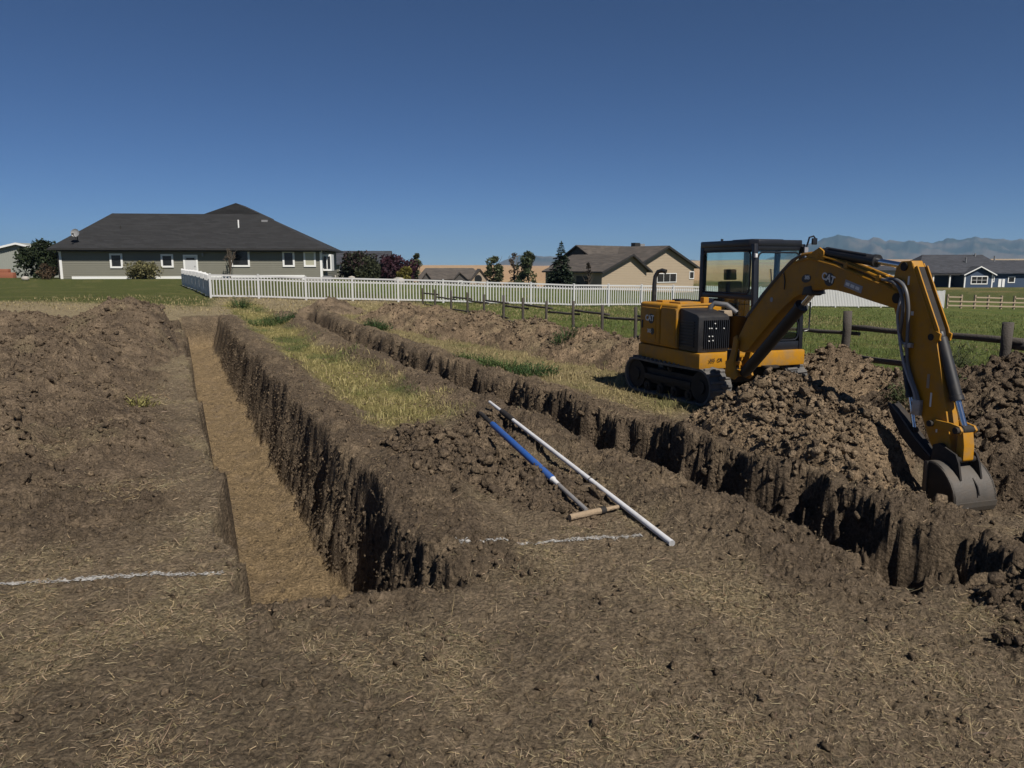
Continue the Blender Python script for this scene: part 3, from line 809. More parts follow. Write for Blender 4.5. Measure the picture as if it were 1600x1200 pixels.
def weed(x, y, n, rad, h, c, label, name='weed_plant', lean=0.5, wd=0.012):
    r = rad * np.sqrt(rng.uniform(0, 1, n)) * 0.6; t = rng.uniform(0, 6.283, n)
    bx, by = r * np.cos(t), r * np.sin(t)
    z0 = sz(x, y)
    z = surf(x + bx, y + by) - z0 - 0.01
    cv = c * rng.uniform(0.45, 1.4, (n, 1))
    ln = h * rng.uniform(0.35, 1.0, n) * (1.1 - 0.5 * r / rad)
    V, F, cols = blades(np.stack([bx, by, z], -1), ln, wd * rng.uniform(0.6, 1.3, n), np.arctan2(bx, by) + rng.normal(0, 0.6, n), np.clip(rng.normal(lean, 0.3, n), 0, 1.4), rng.uniform(0, 0.8, n), cv)
    # side leaves
    k = n * 2; src = rng.integers(0, n, k); f = rng.uniform(0.35, 0.95, k)
    tips = V.reshape(n, 5, 3); pb = tips[src, 0] * (1 - f[:, None]) + tips[src, 4] * f[:, None]
    V2, F2, c2 = blades(pb, h * rng.uniform(0.08, 0.2, k), wd * 1.6 * rng.uniform(0.6, 1.2, k), rng.uniform(0, 6.283, k), rng.uniform(0.6, 1.7, k), rng.uniform(-0.3, 0.6, k), c * rng.uniform(0.5, 1.5, (k, 1)))
    VV = np.vstack([V, V2]); FF = [F[0], F[1], F2[0] + len(V), F2[1] + len(V)]
    o = link(name, np_mesh(name, VV, FF, False, np.vstack([cols, c2])), M['leaf'])
    o.location = (x, y, z0)
    return tag(o, label, 'weed', 'green weeds between the trenches and heaps')
GW = C([0.045, 0.085, 0.028]); GW2 = C([0.075, 0.11, 0.035])
def gp(px, py, z=0.0):
    """plan point seen at a photo pixel for ground height z (used to measure layout)"""
    P = R(9.03); u = (px - 800) / 1164; v = (py - 600) / 1164
    dy = math.cos(P) - v * math.sin(P); dz = -math.sin(P) - v * math.cos(P); t = (z - CAMZ) / dz
    return u * t, dy * t
WEEDS = [(590, 522, 260, 0.55, 0.5, GW, 'dense round dark green weed standing right of the second trench'),
 (376, 492, 160, 0.5, 0.75, GW, 'tall dark weed before the corner of the white fence'),
 (436, 512, 240, 0.8, 0.5, GW, 'broad dark green weed at the far end of the grass strip'),
 (410, 515, 200, 0.7, 0.35, GW2, 'low green weed left of the broad dark one on the strip'),
 (748, 572, 260, 0.75, 0.32, GW2, 'pale green weed, left of the weed row behind the white pipe'),
 (790, 580, 320, 0.8, 0.36, GW2, 'middle green weed of the row behind the white pipe'),
 (832, 586, 300, 0.75, 0.34, GW, 'darker green weed, right of the row behind the white pipe'),
 (884, 556, 120, 0.4, 0.38, GW, 'small weed at the foot of the pale back berm'),
 (215, 590, 70, 0.30, 0.28, C([0.22, 0.2, 0.07]), 'yellowed tuft growing on the right flank of the left heap')]
for (px, py, n, rad, h, c, lb) in WEEDS:
    x, y = gp(px, py, 0.0 if px > 300 else 0.45)
    weed(x, y, n, rad, h, c, lb)
weed(8.05, 14.0, 420, 0.75, 1.0, C([0.06, 0.07, 0.035]), 'dark twiggy weed clump beside a post of the rail fence', lean=0.3, wd=0.010)
weed(5.55, 9.9, 150, 0.55, 0.45, C([0.07, 0.085, 0.035]), 'low weed between the soil mounds behind the excavator stick', lean=0.5)
#@@PART2
# ------------------------------------------------------------------ far land: mountains
def mountains(name, label_kind, prof, dist, depth, seed, ext=1.0):
    """prof: list of (bearing tangent, elevation angle in degrees) along the skyline"""
    us = np.array([p[0] for p in prof]); es = np.array([p[1] for p in prof])
    nu, nd = 300, 34
    u = np.linspace(us[0], us[-1], nu); e = np.interp(u, us, es)
    H = np.tan(np.radians(e)) * dist
    H = H + (0.05 * H + 6) * fbm(u * 60, u * 0, seed, 4)
    t = np.linspace(0, 1, nd)
    U, Tt = np.meshgrid(u, t)
    D = dist - depth * 0.75 + depth * 1.5 * Tt
    ridge = np.where(Tt < 0.5, sst(0, 0.5, Tt) ** 0.85, sst(1.0, 0.5, Tt))
    X = U * D; Y = D
    rg = 1 - np.abs(fbm(X / 520., Y / 860., seed + 5, 5, 0.55)) * 1.4
    Z = H[None] * ridge * np.where(Tt < 0.5, 0.72 + 0.28 * rg * sst(0.5, 0.25, Tt) + 0.28 * sst(0.25, 0.5, Tt), 1) - 4
    Z = np.where(np.abs(Tt - 0.5) < 0.016, H[None] - 2, Z)
    V = np.stack([X, Y, Z], -1).reshape(-1, 3)
    i = np.arange(nd - 1)[:, None] * nu; j = np.arange(nu - 1)[None]
    F = np.stack([i + j, i + j + 1, i + nu + j + 1, i + nu + j], -1).reshape(-1, 4)
    forest = sst(-0.1, 0.35, fbm(X / 340., Y / 460., seed + 9, 4) + 0.25 * (Z / max(1, H.max())) )
    c = mixc(np.broadcast_to(C([0.10, 0.082, 0.06]), X.shape + (3,)), C([0.03, 0.038, 0.03]), forest * sst(12, 70, Z))
    m = link(name, np_mesh(name, V, F, True, c.reshape(-1, 3)), M['land'])
    return tag(m, kind='structure')
def mat_land():
    m, nt, p = mat_base('far_land')
    at = nt.nodes.new('ShaderNodeAttribute'); at.attribute_name = 'Col'
    nt.links.new(at.outputs['Color'], p.inputs['Base Color'])
    p.inputs['Roughness'].default_value = 1.0; p.inputs['Specular IOR Level'].default_value = 0.0
    return m
M['land'] = mat_land()
def sky_pts(pts):
    P = R(9.03); out = []
    for px, py in pts:
        u = (px - 800) / 1164; v = (py - 600) / 1164
        dy = math.cos(P) - v * math.sin(P); dz = -math.sin(P) - v * math.cos(P)
        out.append((u / dy, math.degrees(math.atan2(dz, dy))))
    return out
print('mountains...')
mountains('mountain_range', None, sky_pts([(1170, 414), (1215, 398), (1250, 386), (1285, 373), (1318, 366), (1345, 373), (1358, 375), (1372, 371), (1392, 375), (1410, 377), (1440, 377), (1452, 379), (1482, 373), (1535, 371), (1560, 373), (1600, 374), (1660, 368), (1740, 376), (1830, 384), (1950, 398), (2050, 412)]), 7200, 2100, 201)
mountains('distant_butte', None, sky_pts([(770, 415), (788, 406), (800, 402), (812, 398), (825, 400), (838, 399), (860, 400), (880, 402), (900, 399), (925, 400), (960, 398), (1010, 400), (1070, 404), (1150, 413)]), 7600, 1000, 231)

# ------------------------------------------------------------------ vegetation behind the fences
def leaf_cards(P, size, cols, flat=0.0):
    n = len(P)
    a = rng.normal(size=(n, 3)); a[:, 2] *= (1 - flat); a /= np.linalg.norm(a, axis=1)[:, None]
    b = np.cross(a, rng.normal(size=(n, 3))); b /= np.linalg.norm(b, axis=1)[:, None]
    s = size[:, None]
    V = np.stack([P - a * s, P + b * s * 0.5, P + a * s, P - b * s * 0.5], 1).reshape(-1, 3)
    F = (np.arange(n)[:, None] * 4 + np.array([[0, 1, 2, 3]]))
    return V, F, np.repeat(cols, 4, axis=0)
def trunk_mesh(h, r, n=6, spread=0.3, limbs=7):
    mb = MB(); mb.tube([(0, 0, 0), (0.02 * h, 0, h * 0.35), (0, 0.02 * h, h * 0.8)], [r, r * 0.75, r * 0.3], n)
    for k in range(limbs):
        z = h * random.uniform(0.2, 0.65); t = random.uniform(0, 6.28); l = h * random.uniform(0.2, 0.4)
        mb.tube([(0.01 * h, 0, z), (math.cos(t) * l * spread, math.sin(t) * l * spread, z + l * 0.5), (math.cos(t) * l * spread * 1.8, math.sin(t) * l * spread * 1.8, z + l)], [r * 0.45, r * 0.3, r * 0.1], 5)
    return mb
def tree(name, label, x, y, h, rad, n, leaf, c, cat='tree', group='trees and shrubs around the houses', z=None, low=0.12, lumps=16, c2=None, gap=0.0):
    z = float(base_z(np.array([x]), np.array([y]))[0]) - 0.05 if z is None else z
    o = empty(name, (x, y, z)); tag(o, label, cat, group)
    trunk_mesh(h, max(0.03, h * 0.022)).build('trunk', M['bark'], o, True)
    L = []
    for k in range(lumps):
        f = rng.uniform(low, 0.92); w = math.sin(math.pi * min(1, (f - low) / (1 - low) * 0.82 + 0.16)) ** 0.7
        t = rng.uniform(0, 6.283); q = rad * w * rng.uniform(0.25, 0.75)
        L.append((q * math.cos(t), q * math.sin(t), h * f, rad * rng.uniform(0.26, 0.46)))
    L.append((0, 0, h * 0.9, rad * 0.3))
    L = np.array(L)
    k = rng.integers(0, len(L), n)
    d = rng.normal(size=(n, 3)); d /= np.linalg.norm(d, axis=1)[:, None]
    rr_ = L[k, 3] * rng.uniform(0.45, 1.12, n) ** 0.7
    P = L[k, :3] + d * rr_[:, None] * C([1, 1, 0.95])
    P[:, 2] *= h / P[:, 2].max(); P[:, 2] = np.maximum(P[:, 2], 0.02)
    lumpv = rng.uniform(0.7, 1.25, len(L))[k]
    cv = c * (lumpv * rng.uniform(0.55, 1.45, n))[:, None]
    if c2 is not None:
        cv = np.where(rng.uniform(size=(n, 1)) < 0.4, c2 * rng.uniform(0.6, 1.3, (n, 1)), cv)
    V, F, cc = leaf_cards(P, leaf * rng.uniform(0.6, 1.4, n), cv)
    link('crown', np_mesh('crown', V, F, False, cc), M['leaf'], o)
    return o
def spruce(name, label, x, y, h, rad, c, z=None):
    z = float(base_z(np.array([x]), np.array([y]))[0]) - 0.05 if z is None else z
    o = empty(name, (x, y, z)); tag(o, label, 'tree', 'trees and shrubs around the houses')
    MB().tube([(0, 0, 0), (0, 0, h * 0.5), (0, 0, h * 0.98)], [h * 0.02, h * 0.012, 0.01], 6).build('trunk', M['bark'], o, True)
    B, LN, AZ, LE, CC = [], [], [], [], []
    zz = 0.03
    while zz < 0.99:
        w = rad * (1 - zz) ** 0.9
        for b in range(max(5, int(13 * (1 - zz) + 4))):
            t = rng.uniform(0, 6.283); l = w * rng.uniform(0.65, 1.12) + 0.03 * h * 0.5; m = int(60 * l / rad) + 12
            f = rng.uniform(0.15, 1, m)
            px_, py_ = np.cos(t) * f * l, np.sin(t) * f * l; pz_ = h * zz + l * (0.10 * f - 0.30 * f * f + 0.14 * f ** 3)
            B.append(np.stack([px_, py_, pz_], -1)); LN.append(np.full(m, 0.10 * h * (0.35 + 0.65 * (1 - zz)) * 0.55))
            AZ.append(np.arctan2(px_, py_) + rng.normal(0, 0.75, m)); LE.append(rng.normal(1.75, 0.35, m)); CC.append(np.repeat(c[None] * rng.uniform(0.5, 1.5), m, 0) * rng.uniform(0.6, 1.4, (m, 1)))
        zz += 0.034
    B = np.vstack(B); n = len(B)
    V, F, cc = blades(B, np.concatenate(LN) * rng.uniform(0.6, 1.3, n), np.full(n, 0.032 * h), np.concatenate(AZ), np.concatenate(LE), rng.uniform(-0.2, 0.3, n), np.vstack(CC))
    V2, F2, c2 = blades(np.array([[0, 0, h * 0.95]] * 6), np.full(6, 0.09 * h), np.full(6, 0.02 * h), rng.uniform(0, 6.28, 6), rng.uniform(0, 0.3, 6), np.zeros(6), np.repeat(c[None], 6, 0))
    FF = [F[0], F[1], F2[0] + len(V), F2[1] + len(V)]
    link('crown', np_mesh('crown', np.vstack([V, V2]), FF, False, np.vstack([cc, c2])), M['leaf'], o)
    return o
print('trees...')
DK = C([0.035, 0.045, 0.020])
tree('evergreen_shrub', 'large round dark evergreen shrub left of the grey house', -46.1, 74.0, 3.9, 2.25, 5600, 0.15, C([0.030, 0.042, 0.018]), 'shrub', low=0.10, lumps=30)
tree('leafy_shrub', 'wide pale yellow green shrub in front of the grey house wall', -34.5, 70.4, 1.75, 1.85, 2600, 0.11, C([0.13, 0.12, 0.055]), 'shrub', low=0.1, lumps=22)
tree('low_shrub', 'small reddish shrub at the left corner of the grey house', -42.9, 69.3, 1.5, 0.95, 900, 0.10, C([0.075, 0.05, 0.03]), 'shrub', low=0.1)
tree('dark_tree', 'dark green tree beside the far roof right of the grey house', -20.0, 98.0, 3.9, 2.9, 3600, 0.22, C([0.035, 0.04, 0.022]), low=0.05, c2=C([0.05, 0.03, 0.03]), lumps=22)
tree('dark_tree', 'dark olive tree left of the purple leaved tree', -18.3, 97.0, 3.3, 2.4, 2800, 0.2, C([0.045, 0.05, 0.025]), low=0.05, lumps=18)
tree('purple_tree', 'broad purple leaved tree right of the grey house', -14.9, 97.0, 3.7, 2.9, 4200, 0.22, C([0.045, 0.018, 0.026]), low=0.05, lumps=26)
tree('pale_tree', 'slim pale green tree right of the purple leaved tree', -12.4, 98.5, 4.0, 1.1, 1000, 0.18, C([0.10, 0.11, 0.06]), low=0.2)
tree('yellow_bush', 'small yellow green bush between purple tree and brown house', -11.7, 82.0, 1.75, 1.25, 1300, 0.13, C([0.15, 0.13, 0.03]), 'shrub', low=0.08)
tree('leafy_tree', 'bushy green tree at the right end of the brown house', -2.6, 110.0, 5.6, 1.55, 2600, 0.2, C([0.075, 0.085, 0.04]), low=0.03, lumps=24, z=-2.2)
tree('leafy_tree', 'tall green tree before the distant butte', 2.3, 110.0, 6.6, 2.0, 3000, 0.2, C([0.06, 0.075, 0.035]), low=0.02, lumps=26, z=-2.4)
tree('thin_tree', 'thin half bare tree left of the tall green tree', 0.2, 112.0, 6.3, 0.9, 420, 0.16, C([0.12, 0.09, 0.06]), low=0.3, z=-2.3)
tree('dark_bush', 'low dark bush at the foot of the tall green tree', -0.2, 104.0, 2.2, 2.4, 1500, 0.18, DK, 'shrub', low=0.05, z=-2.1)
spruce('spruce_tree', 'dark conical spruce left of the tan house', 5.6, 86.0, 6.0, 2.3, C([0.040, 0.056, 0.034]), z=-1.3)
tree('columnar_shrub', 'narrow dark column of a shrub before the tan house side wall', 8.5, 84.0, 3.6, 0.38, 500, 0.12, C([0.05, 0.04, 0.03]), 'shrub', low=0.05, z=-1.2)
def bare_tree(label, x, y, h):
    z = float(base_z(np.array([x]), np.array([y]))[0])
    o = empty('bare_tree', (x, y, z)); tag(o, label, 'tree', 'trees and shrubs around the houses')
    mb = MB(); mb.tube([(0, 0, 0), (0.03, 0, h * 0.3)], [0.05, 0.04], 6)
    mb.build('trunk', M['bark'], o, True)
    mb = MB()
    for k in range(16):
        t = random.uniform(0, 6.28); l = h * random.uniform(0.4, 0.75); sp = random.uniform(0.15, 0.5)
        p1 = (math.cos(t) * l * sp * 0.5, math.sin(t) * l * sp * 0.5, h * 0.28 + l * 0.5); p2 = (math.cos(t) * l * sp, math.sin(t) * l * sp, h * 0.28 + l * 0.95)
        mb.tube([(0.03, 0, h * 0.25), p1, p2], [0.045, 0.034, 0.018], 4)
        for q in range(4):
            f = random.uniform(0.3, 0.9); b = [p1[i] * (1 - f) + p2[i] * f for i in range(3)]
            mb.tube([b, (b[0] + random.uniform(-.3, .3), b[1] + random.uniform(-.3, .3), b[2] + random.uniform(.1, .4))], [0.024, 0.014], 3)
    mb.build('branches', M['bark'], o, True)
bare_tree('small bare branched tree between door and large window of the grey house', -26.8, 71.6, 2.9)

# ------------------------------------------------------------------ houses
def wp(px, py, P0, ang):
    """(distance along, height) where a photo ray meets the vertical wall plane through P0 with bearing ang"""
    dx_, dy_ = math.cos(ang), math.sin(ang); n = (dy_, -dx_); P = R(9.03)
    u = (px - 800) / 1164; v = (py - 600) / 1164
    dy = math.cos(P) - v * math.sin(P); dz = -math.sin(P) - v * math.cos(P)
    t = (P0[0] * n[0] + P0[1] * n[1]) / (u * n[0] + dy * n[1])
    return (u * t - P0[0]) * dx_ + (dy * t - P0[1]) * dy_, CAMZ + dz * t

def lap_wall(parent, name, mat, xr, z0, z1, T=None, step=0.2):
    """horizontal lap siding facing local -y; xr(z) gives the ends at height z"""
    mb = MB(T); z = z0
    while z < z1 - 1e-3:
        zt = min(z + step, z1)
        a0, b0 = xr(z); a1, b1 = xr(zt)
        if b0 - a0 > 0.02:
            mb.quad((a0, -0.028, z), (b0, -0.028, z), (b1, -0.006, zt), (a1, -0.006, zt))
            mb.quad((a0, 0, z), (b0, 0, z), (b0, -0.028, z), (a0, -0.028, z))
        z = zt
    a0, b0 = xr(z0); a1, b1 = xr(z1)
    # backing
    zs = np.linspace(z0, z1, 3)
    for p, q in zip(zs[:-1], zs[1:]):
        ap, bp = xr(p); aq, bq = xr(q)
        mb.quad((ap, 0.02, p), (bp, 0.02, p), (bq, 0.02, q), (aq, 0.02, q))
    return mb.build(name, mat, parent)
def window(parent, x0, x1, z0, z1, y=0.0, trim=0.10, pane=None, cols=1, rows=1, T=None, sash=True):
    mb = MB(T); f = trim
    mb.box(x0, x1, y - 0.075, y, z1 - f, z1).box(x0, x1, y - 0.075, y, z0, z0 + f)
    mb.box(x0, x0 + f, y - 0.072, y, z0 + f, z1 - f).box(x1 - f, x1, y - 0.072, y, z0 + f, z1 - f)
    for k in range(1, cols):
        xm = x0 + f + (x1 - x0 - 2 * f) * k / cols; mb.box(xm - 0.03, xm + 0.03, y - 0.06, y - 0.03, z0 + f, z1 - f)
    for k in range(1, rows):
        zm = z0 + f + (z1 - z0 - 2 * f) * k / rows; mb.box(x0 + f, x1 - f, y - 0.058, y - 0.03, zm - 0.025, zm + 0.025)
    w = mb.build('window', M['trim'], parent)
    MB(T).box(x0 + f, x1 - f, y - 0.042, y - 0.034, z0 + f, z1 - f).build('pane', pane or M['pane'], w)
    return w
def hip_roof(parent, name, mat, x0, x1, y0, y1, ze, ridge, zr, th=0.16):
    """eave rectangle and ridge ((xa,ya),(xb,yb)) at zr"""
    (xa, ya), (xb, yb) = ridge
    mb = MB()
    A, B, Cc, D = (x0, y0, ze), (x1, y0, ze), (x1, y1, ze), (x0, y1, ze)
    P, Q = (xa, ya, zr), (xb, yb, zr)
    mb.poly([A, B, Q, P]); mb.poly([B, Cc, Q]); mb.poly([Cc, D, P, Q]); mb.poly([D, A, P])
    lo = [(p[0], p[1], ze - th) for p in (A, B, Cc, D)]
    for i in range(4): mb.poly([(A, B, Cc, D)[i], lo[i], lo[(i + 1) % 4], (A, B, Cc, D)[(i + 1) % 4]])
    mb.poly(lo)
    return mb.build(name, mat, parent)
def gable_roof(parent, name, mat, x0, x1, y0, y1, ze, zr, axis='y', th=0.14, xm=None, T=None):
    """roof slabs; ridge along axis"""
    mb = MB(T)
    if axis == 'y':
        xm = (x0 + x1) / 2 if xm is None else xm
        mb.prism([(x0, ze), (xm, zr), (x1, ze), (x1, ze - th), (xm, zr - th), (x0, ze - th)], y0, y1, 'y')
    else:
        ym = (y0 + y1) / 2
        mb.prism([(y0, ze), (ym, zr), (y1, ze), (y1, ze - th), (ym, zr - th), (y0, ze - th)], x0, x1, 'x')
    return mb.build(name, mat, parent)
def rake_board(parent, x0, x1, xm, ze, zr, y, mat, th=0.2, T=None):
    mb = MB(T)
    mb.prism([(x0, ze + 0.01), (xm, zr + 0.01), (x1, ze + 0.01), (x1, ze - th), (xm, zr - th), (x0, ze - th)], y - 0.035, y, 'y')
    return mb.build('rake_board', mat, parent)
def TR(x, y, ang): return Matrix.Translation((x, y, 0)) @ Matrix.Rotation(ang, 4, 'Z')

def grey_house():
    P0 = (-42.5, 71.0); ang = R(6.5)
    L = wp(504, 440, P0, ang)[0]; zb = 0.35
    o = empty('grey_house', (P0[0], P0[1], zb), ang)
    tag(o, 'long sage grey ranch house with charcoal hip roof and white trimmed windows', 'house')
    ev = wp(300, 389, P0, ang)[1] - zb - 0.1
    H = ev - 0.05; D = 12.0
    lap_wall(o, 'wall', M['greyside'], lambda z: (0, L), 0.55, H)
    lap_wall(o, 'wall', M['greyside'], lambda z: (0, D), 0.55, H, TR(0, D, -math.pi / 2))
    lap_wall(o, 'wall', M['greyside'], lambda z: (0, D), 0.55, H, TR(L, 0, math.pi / 2))
    MB().box(0.05, L - 0.05, D - 0.1, D, 0, H).build('back_wall', M['greyside'], o)
    MB().box(0.03, L - 0.03, 0.0, 0.15, -0.5, 0.55).box(0.03, 0.18, 0.15, D, -0.5, 0.55).box(L - 0.18, L - 0.03, 0.15, D, -0.5, 0.55).build('foundation', M['conc'], o)
    # white base band and corner boards
    s = lambda px, py: (wp(px, py, P0, ang)[0], wp(px, py, P0, ang)[1] - zb)
    MB().box(s(112, 425)[0], s(283, 425)[0], -0.075, 0.0, 0.42, 0.74).build('base_band', M['trim'], o)
    MB().box(s(312, 425)[0], s(476, 425)[0], -0.075, 0.0, 0.60, 0.84).box(s(472, 425)[0], s(477, 425)[0], -0.09, -0.0, -0.1, 0.60).build('base_band', M['trim'], o)
    MB().box(-0.05, 0.17, -0.08, 0.14, 0.0, H).build('corner_board', M['trim'], o); MB().box(L - 0.17, L + 0.05, -0.08, 0.14, 0.0, H).build('corner_board', M['trim'], o)
    # crawl-space vent
    MB().box(s(162, 425)[0], s(191, 425)[0], -0.05, 0.02, 0.02, 0.40).build('vent', M['fascia'], o)
    for (a, b, t, u, pm) in [(171, 193, 396, 419, None), (251, 272, 397, 418, None), (360, 391, 390, 417, None), (441, 461, 392, 417, None), (474, 494, 392, 417, M['paneblind'])]:
        x0, z1 = s(a, t); x1, z0 = s(b, u)
        window(o, x0, x1, z0, z1, -0.028, 0.17, pm)
    x0, z1 = s(286, 398); x1, z0 = s(311, 434)
    d = MB().box(x0 + 0.15, x1 - 0.15, -0.075, -0.028, z0, z1 - 0.15).build('door', M['white'], o)
    MB().box(x0, x0 + 0.15, -0.10, -0.0, z0, z1).box(x1 - 0.15, x1, -0.10, 0.0, z0, z1).box(x0 + 0.15, x1 - 0.15, -0.10, 0.0, z1 - 0.15, z1).build('frame', M['trim'], d)
    MB().box(x0 + 0.28, x1 - 0.28, -0.083, -0.075, z1 - 0.50, z1 - 0.28).build('pane', M['pane'], d)
    MB().tube([(x1 - 0.28, -0.08, (z0 + z1) / 2), (x1 - 0.28, -0.13, (z0 + z1) / 2)], 0.035, 8).build('handle', M['darksteel'], d)
    # roof
    ov = 0.68
    zr = 7.0
    r = hip_roof(o, 'roof', M['roofblack'], -ov, L + ov, -ov, D + ov, ev + 0.14, ((2.6, 6.2), (17.3, 6.2)), zr)
    MB().prism([(8.6, 6.3), (14.3, 8.3), (17.3, 6.9), (17.9, 6.1), (18.1, 3.4), (8.6, 3.4)], 8.3, 12.4, 'y').build('rear_gable', M['roofblack'], o)
    MB().box(-ov - 0.02, L + ov + 0.02, -ov - 0.09, -ov - 0.01, ev - 0.03, ev + 0.10).build('gutter', M['fascia'], o)
    MB().box(-ov - 0.09, -ov - 0.01, -ov, D + ov, ev - 0.03, ev + 0.10).build('gutter', M['fascia'], o); MB().box(L + ov + 0.01, L + ov + 0.09, -ov, D + ov, ev - 0.03, ev + 0.10).build('gutter', M['fascia'], o)
    MB().box(0.0, L, -0.60, -0.03, ev - 0.16, ev - 0.06).build('soffit', M['fascia'], o)
    slope = (zr - ev - 0.14) / (6.2 + ov)
    def on_roof(x, y): return ev + 0.14 + (y + ov) * slope
    for (x, y, h, rd, m) in [(15.6, 3.4, 0.75, 0.07, M['trim']), (4.5, 3.0, 0.3, 0.05, M['fascia'])]:
        MB().tube([(x, y, on_roof(x, y) - 0.1), (x, y, on_roof(x, y) + h)], rd, 8).build('vent_pipe', m, r, True)
    MB().box(17.6, 18.2, 4.6, 4.9, on_roof(18, 4.6) - 0.1, on_roof(18, 4.6) + 0.2).build('roof_vent', M['dish'], r)
    # satellite dish
    x, y = 1.55, 0.4; z = on_roof(x, y)
    dm = MB(); n = 14
    cx, cy, cz = x, y - 0.35, z + 0.85
    ring = lambda rad, off: [(cx + rad * math.cos(2 * math.pi * k / n), cy + off + 0.25 * rad * math.sin(2 * math.pi * k / n), cz + rad * math.sin(2 * math.pi * k / n)) for k in range(n)]
    rg = [ring(0.38, -0.05), ring(0.26, 0.02), ring(0.12, 0.05)]
    for i in range(2):
        for k in range(n): dm.quad(rg[i][k], rg[i][(k + 1) % n], rg[i + 1][(k + 1) % n], rg[i + 1][k])
    dm.poly(rg[2])
    dish = dm.build('satellite_dish', M['dish'], o, True)
    MB().tube([(x, y, z - 0.1), (x, y, z + 0.55), (cx, cy + 0.1, cz)], 0.04, 6).tube([(cx, cy + 0.02, cz - 0.5), (cx, cy - 0.55, cz - 0.15)], 0.03, 6).box(cx - 0.08, cx + 0.08, cy - 0.65, cy - 0.5, cz - 0.2, cz - 0.05).build('dish_mount', M['darksteel'], dish)
    # soffit lamp
    xl = s(319, 425)[0]
    MB().box(xl - 0.08, xl + 0.08, -0.2, -0.03, ev - 0.6, ev - 0.3).build('wall_lamp', M['dish'], o)
    # bay window on the right end wall
    b = MB().box(L + 0.0, L + 0.85, 0.6, 2.6, 1.25, 2.85).build('bay', M['trim'], o)
    for k in range(2): MB().box(L + 0.12 + 0.36 * k, L + 0.38 + 0.36 * k, 0.565, 0.598, 1.45, 2.65).build('pane', M['pane'], b)
    MB().box(L + 0.05, L + 0.9, -0.2, 0.6, 0.3, 0.75).build('meter_box', M['dish'], o)
    # down pipe on the left corner
    MB().tube([(-ov, -ov + 0.1, ev - 0.05), (-0.10, -0.14, ev - 0.55), (-0.10, -0.14, 0.05)], 0.06, 6).build('downpipe', M['fascia'], o, True)
    return o
print('houses...')
grey_house()

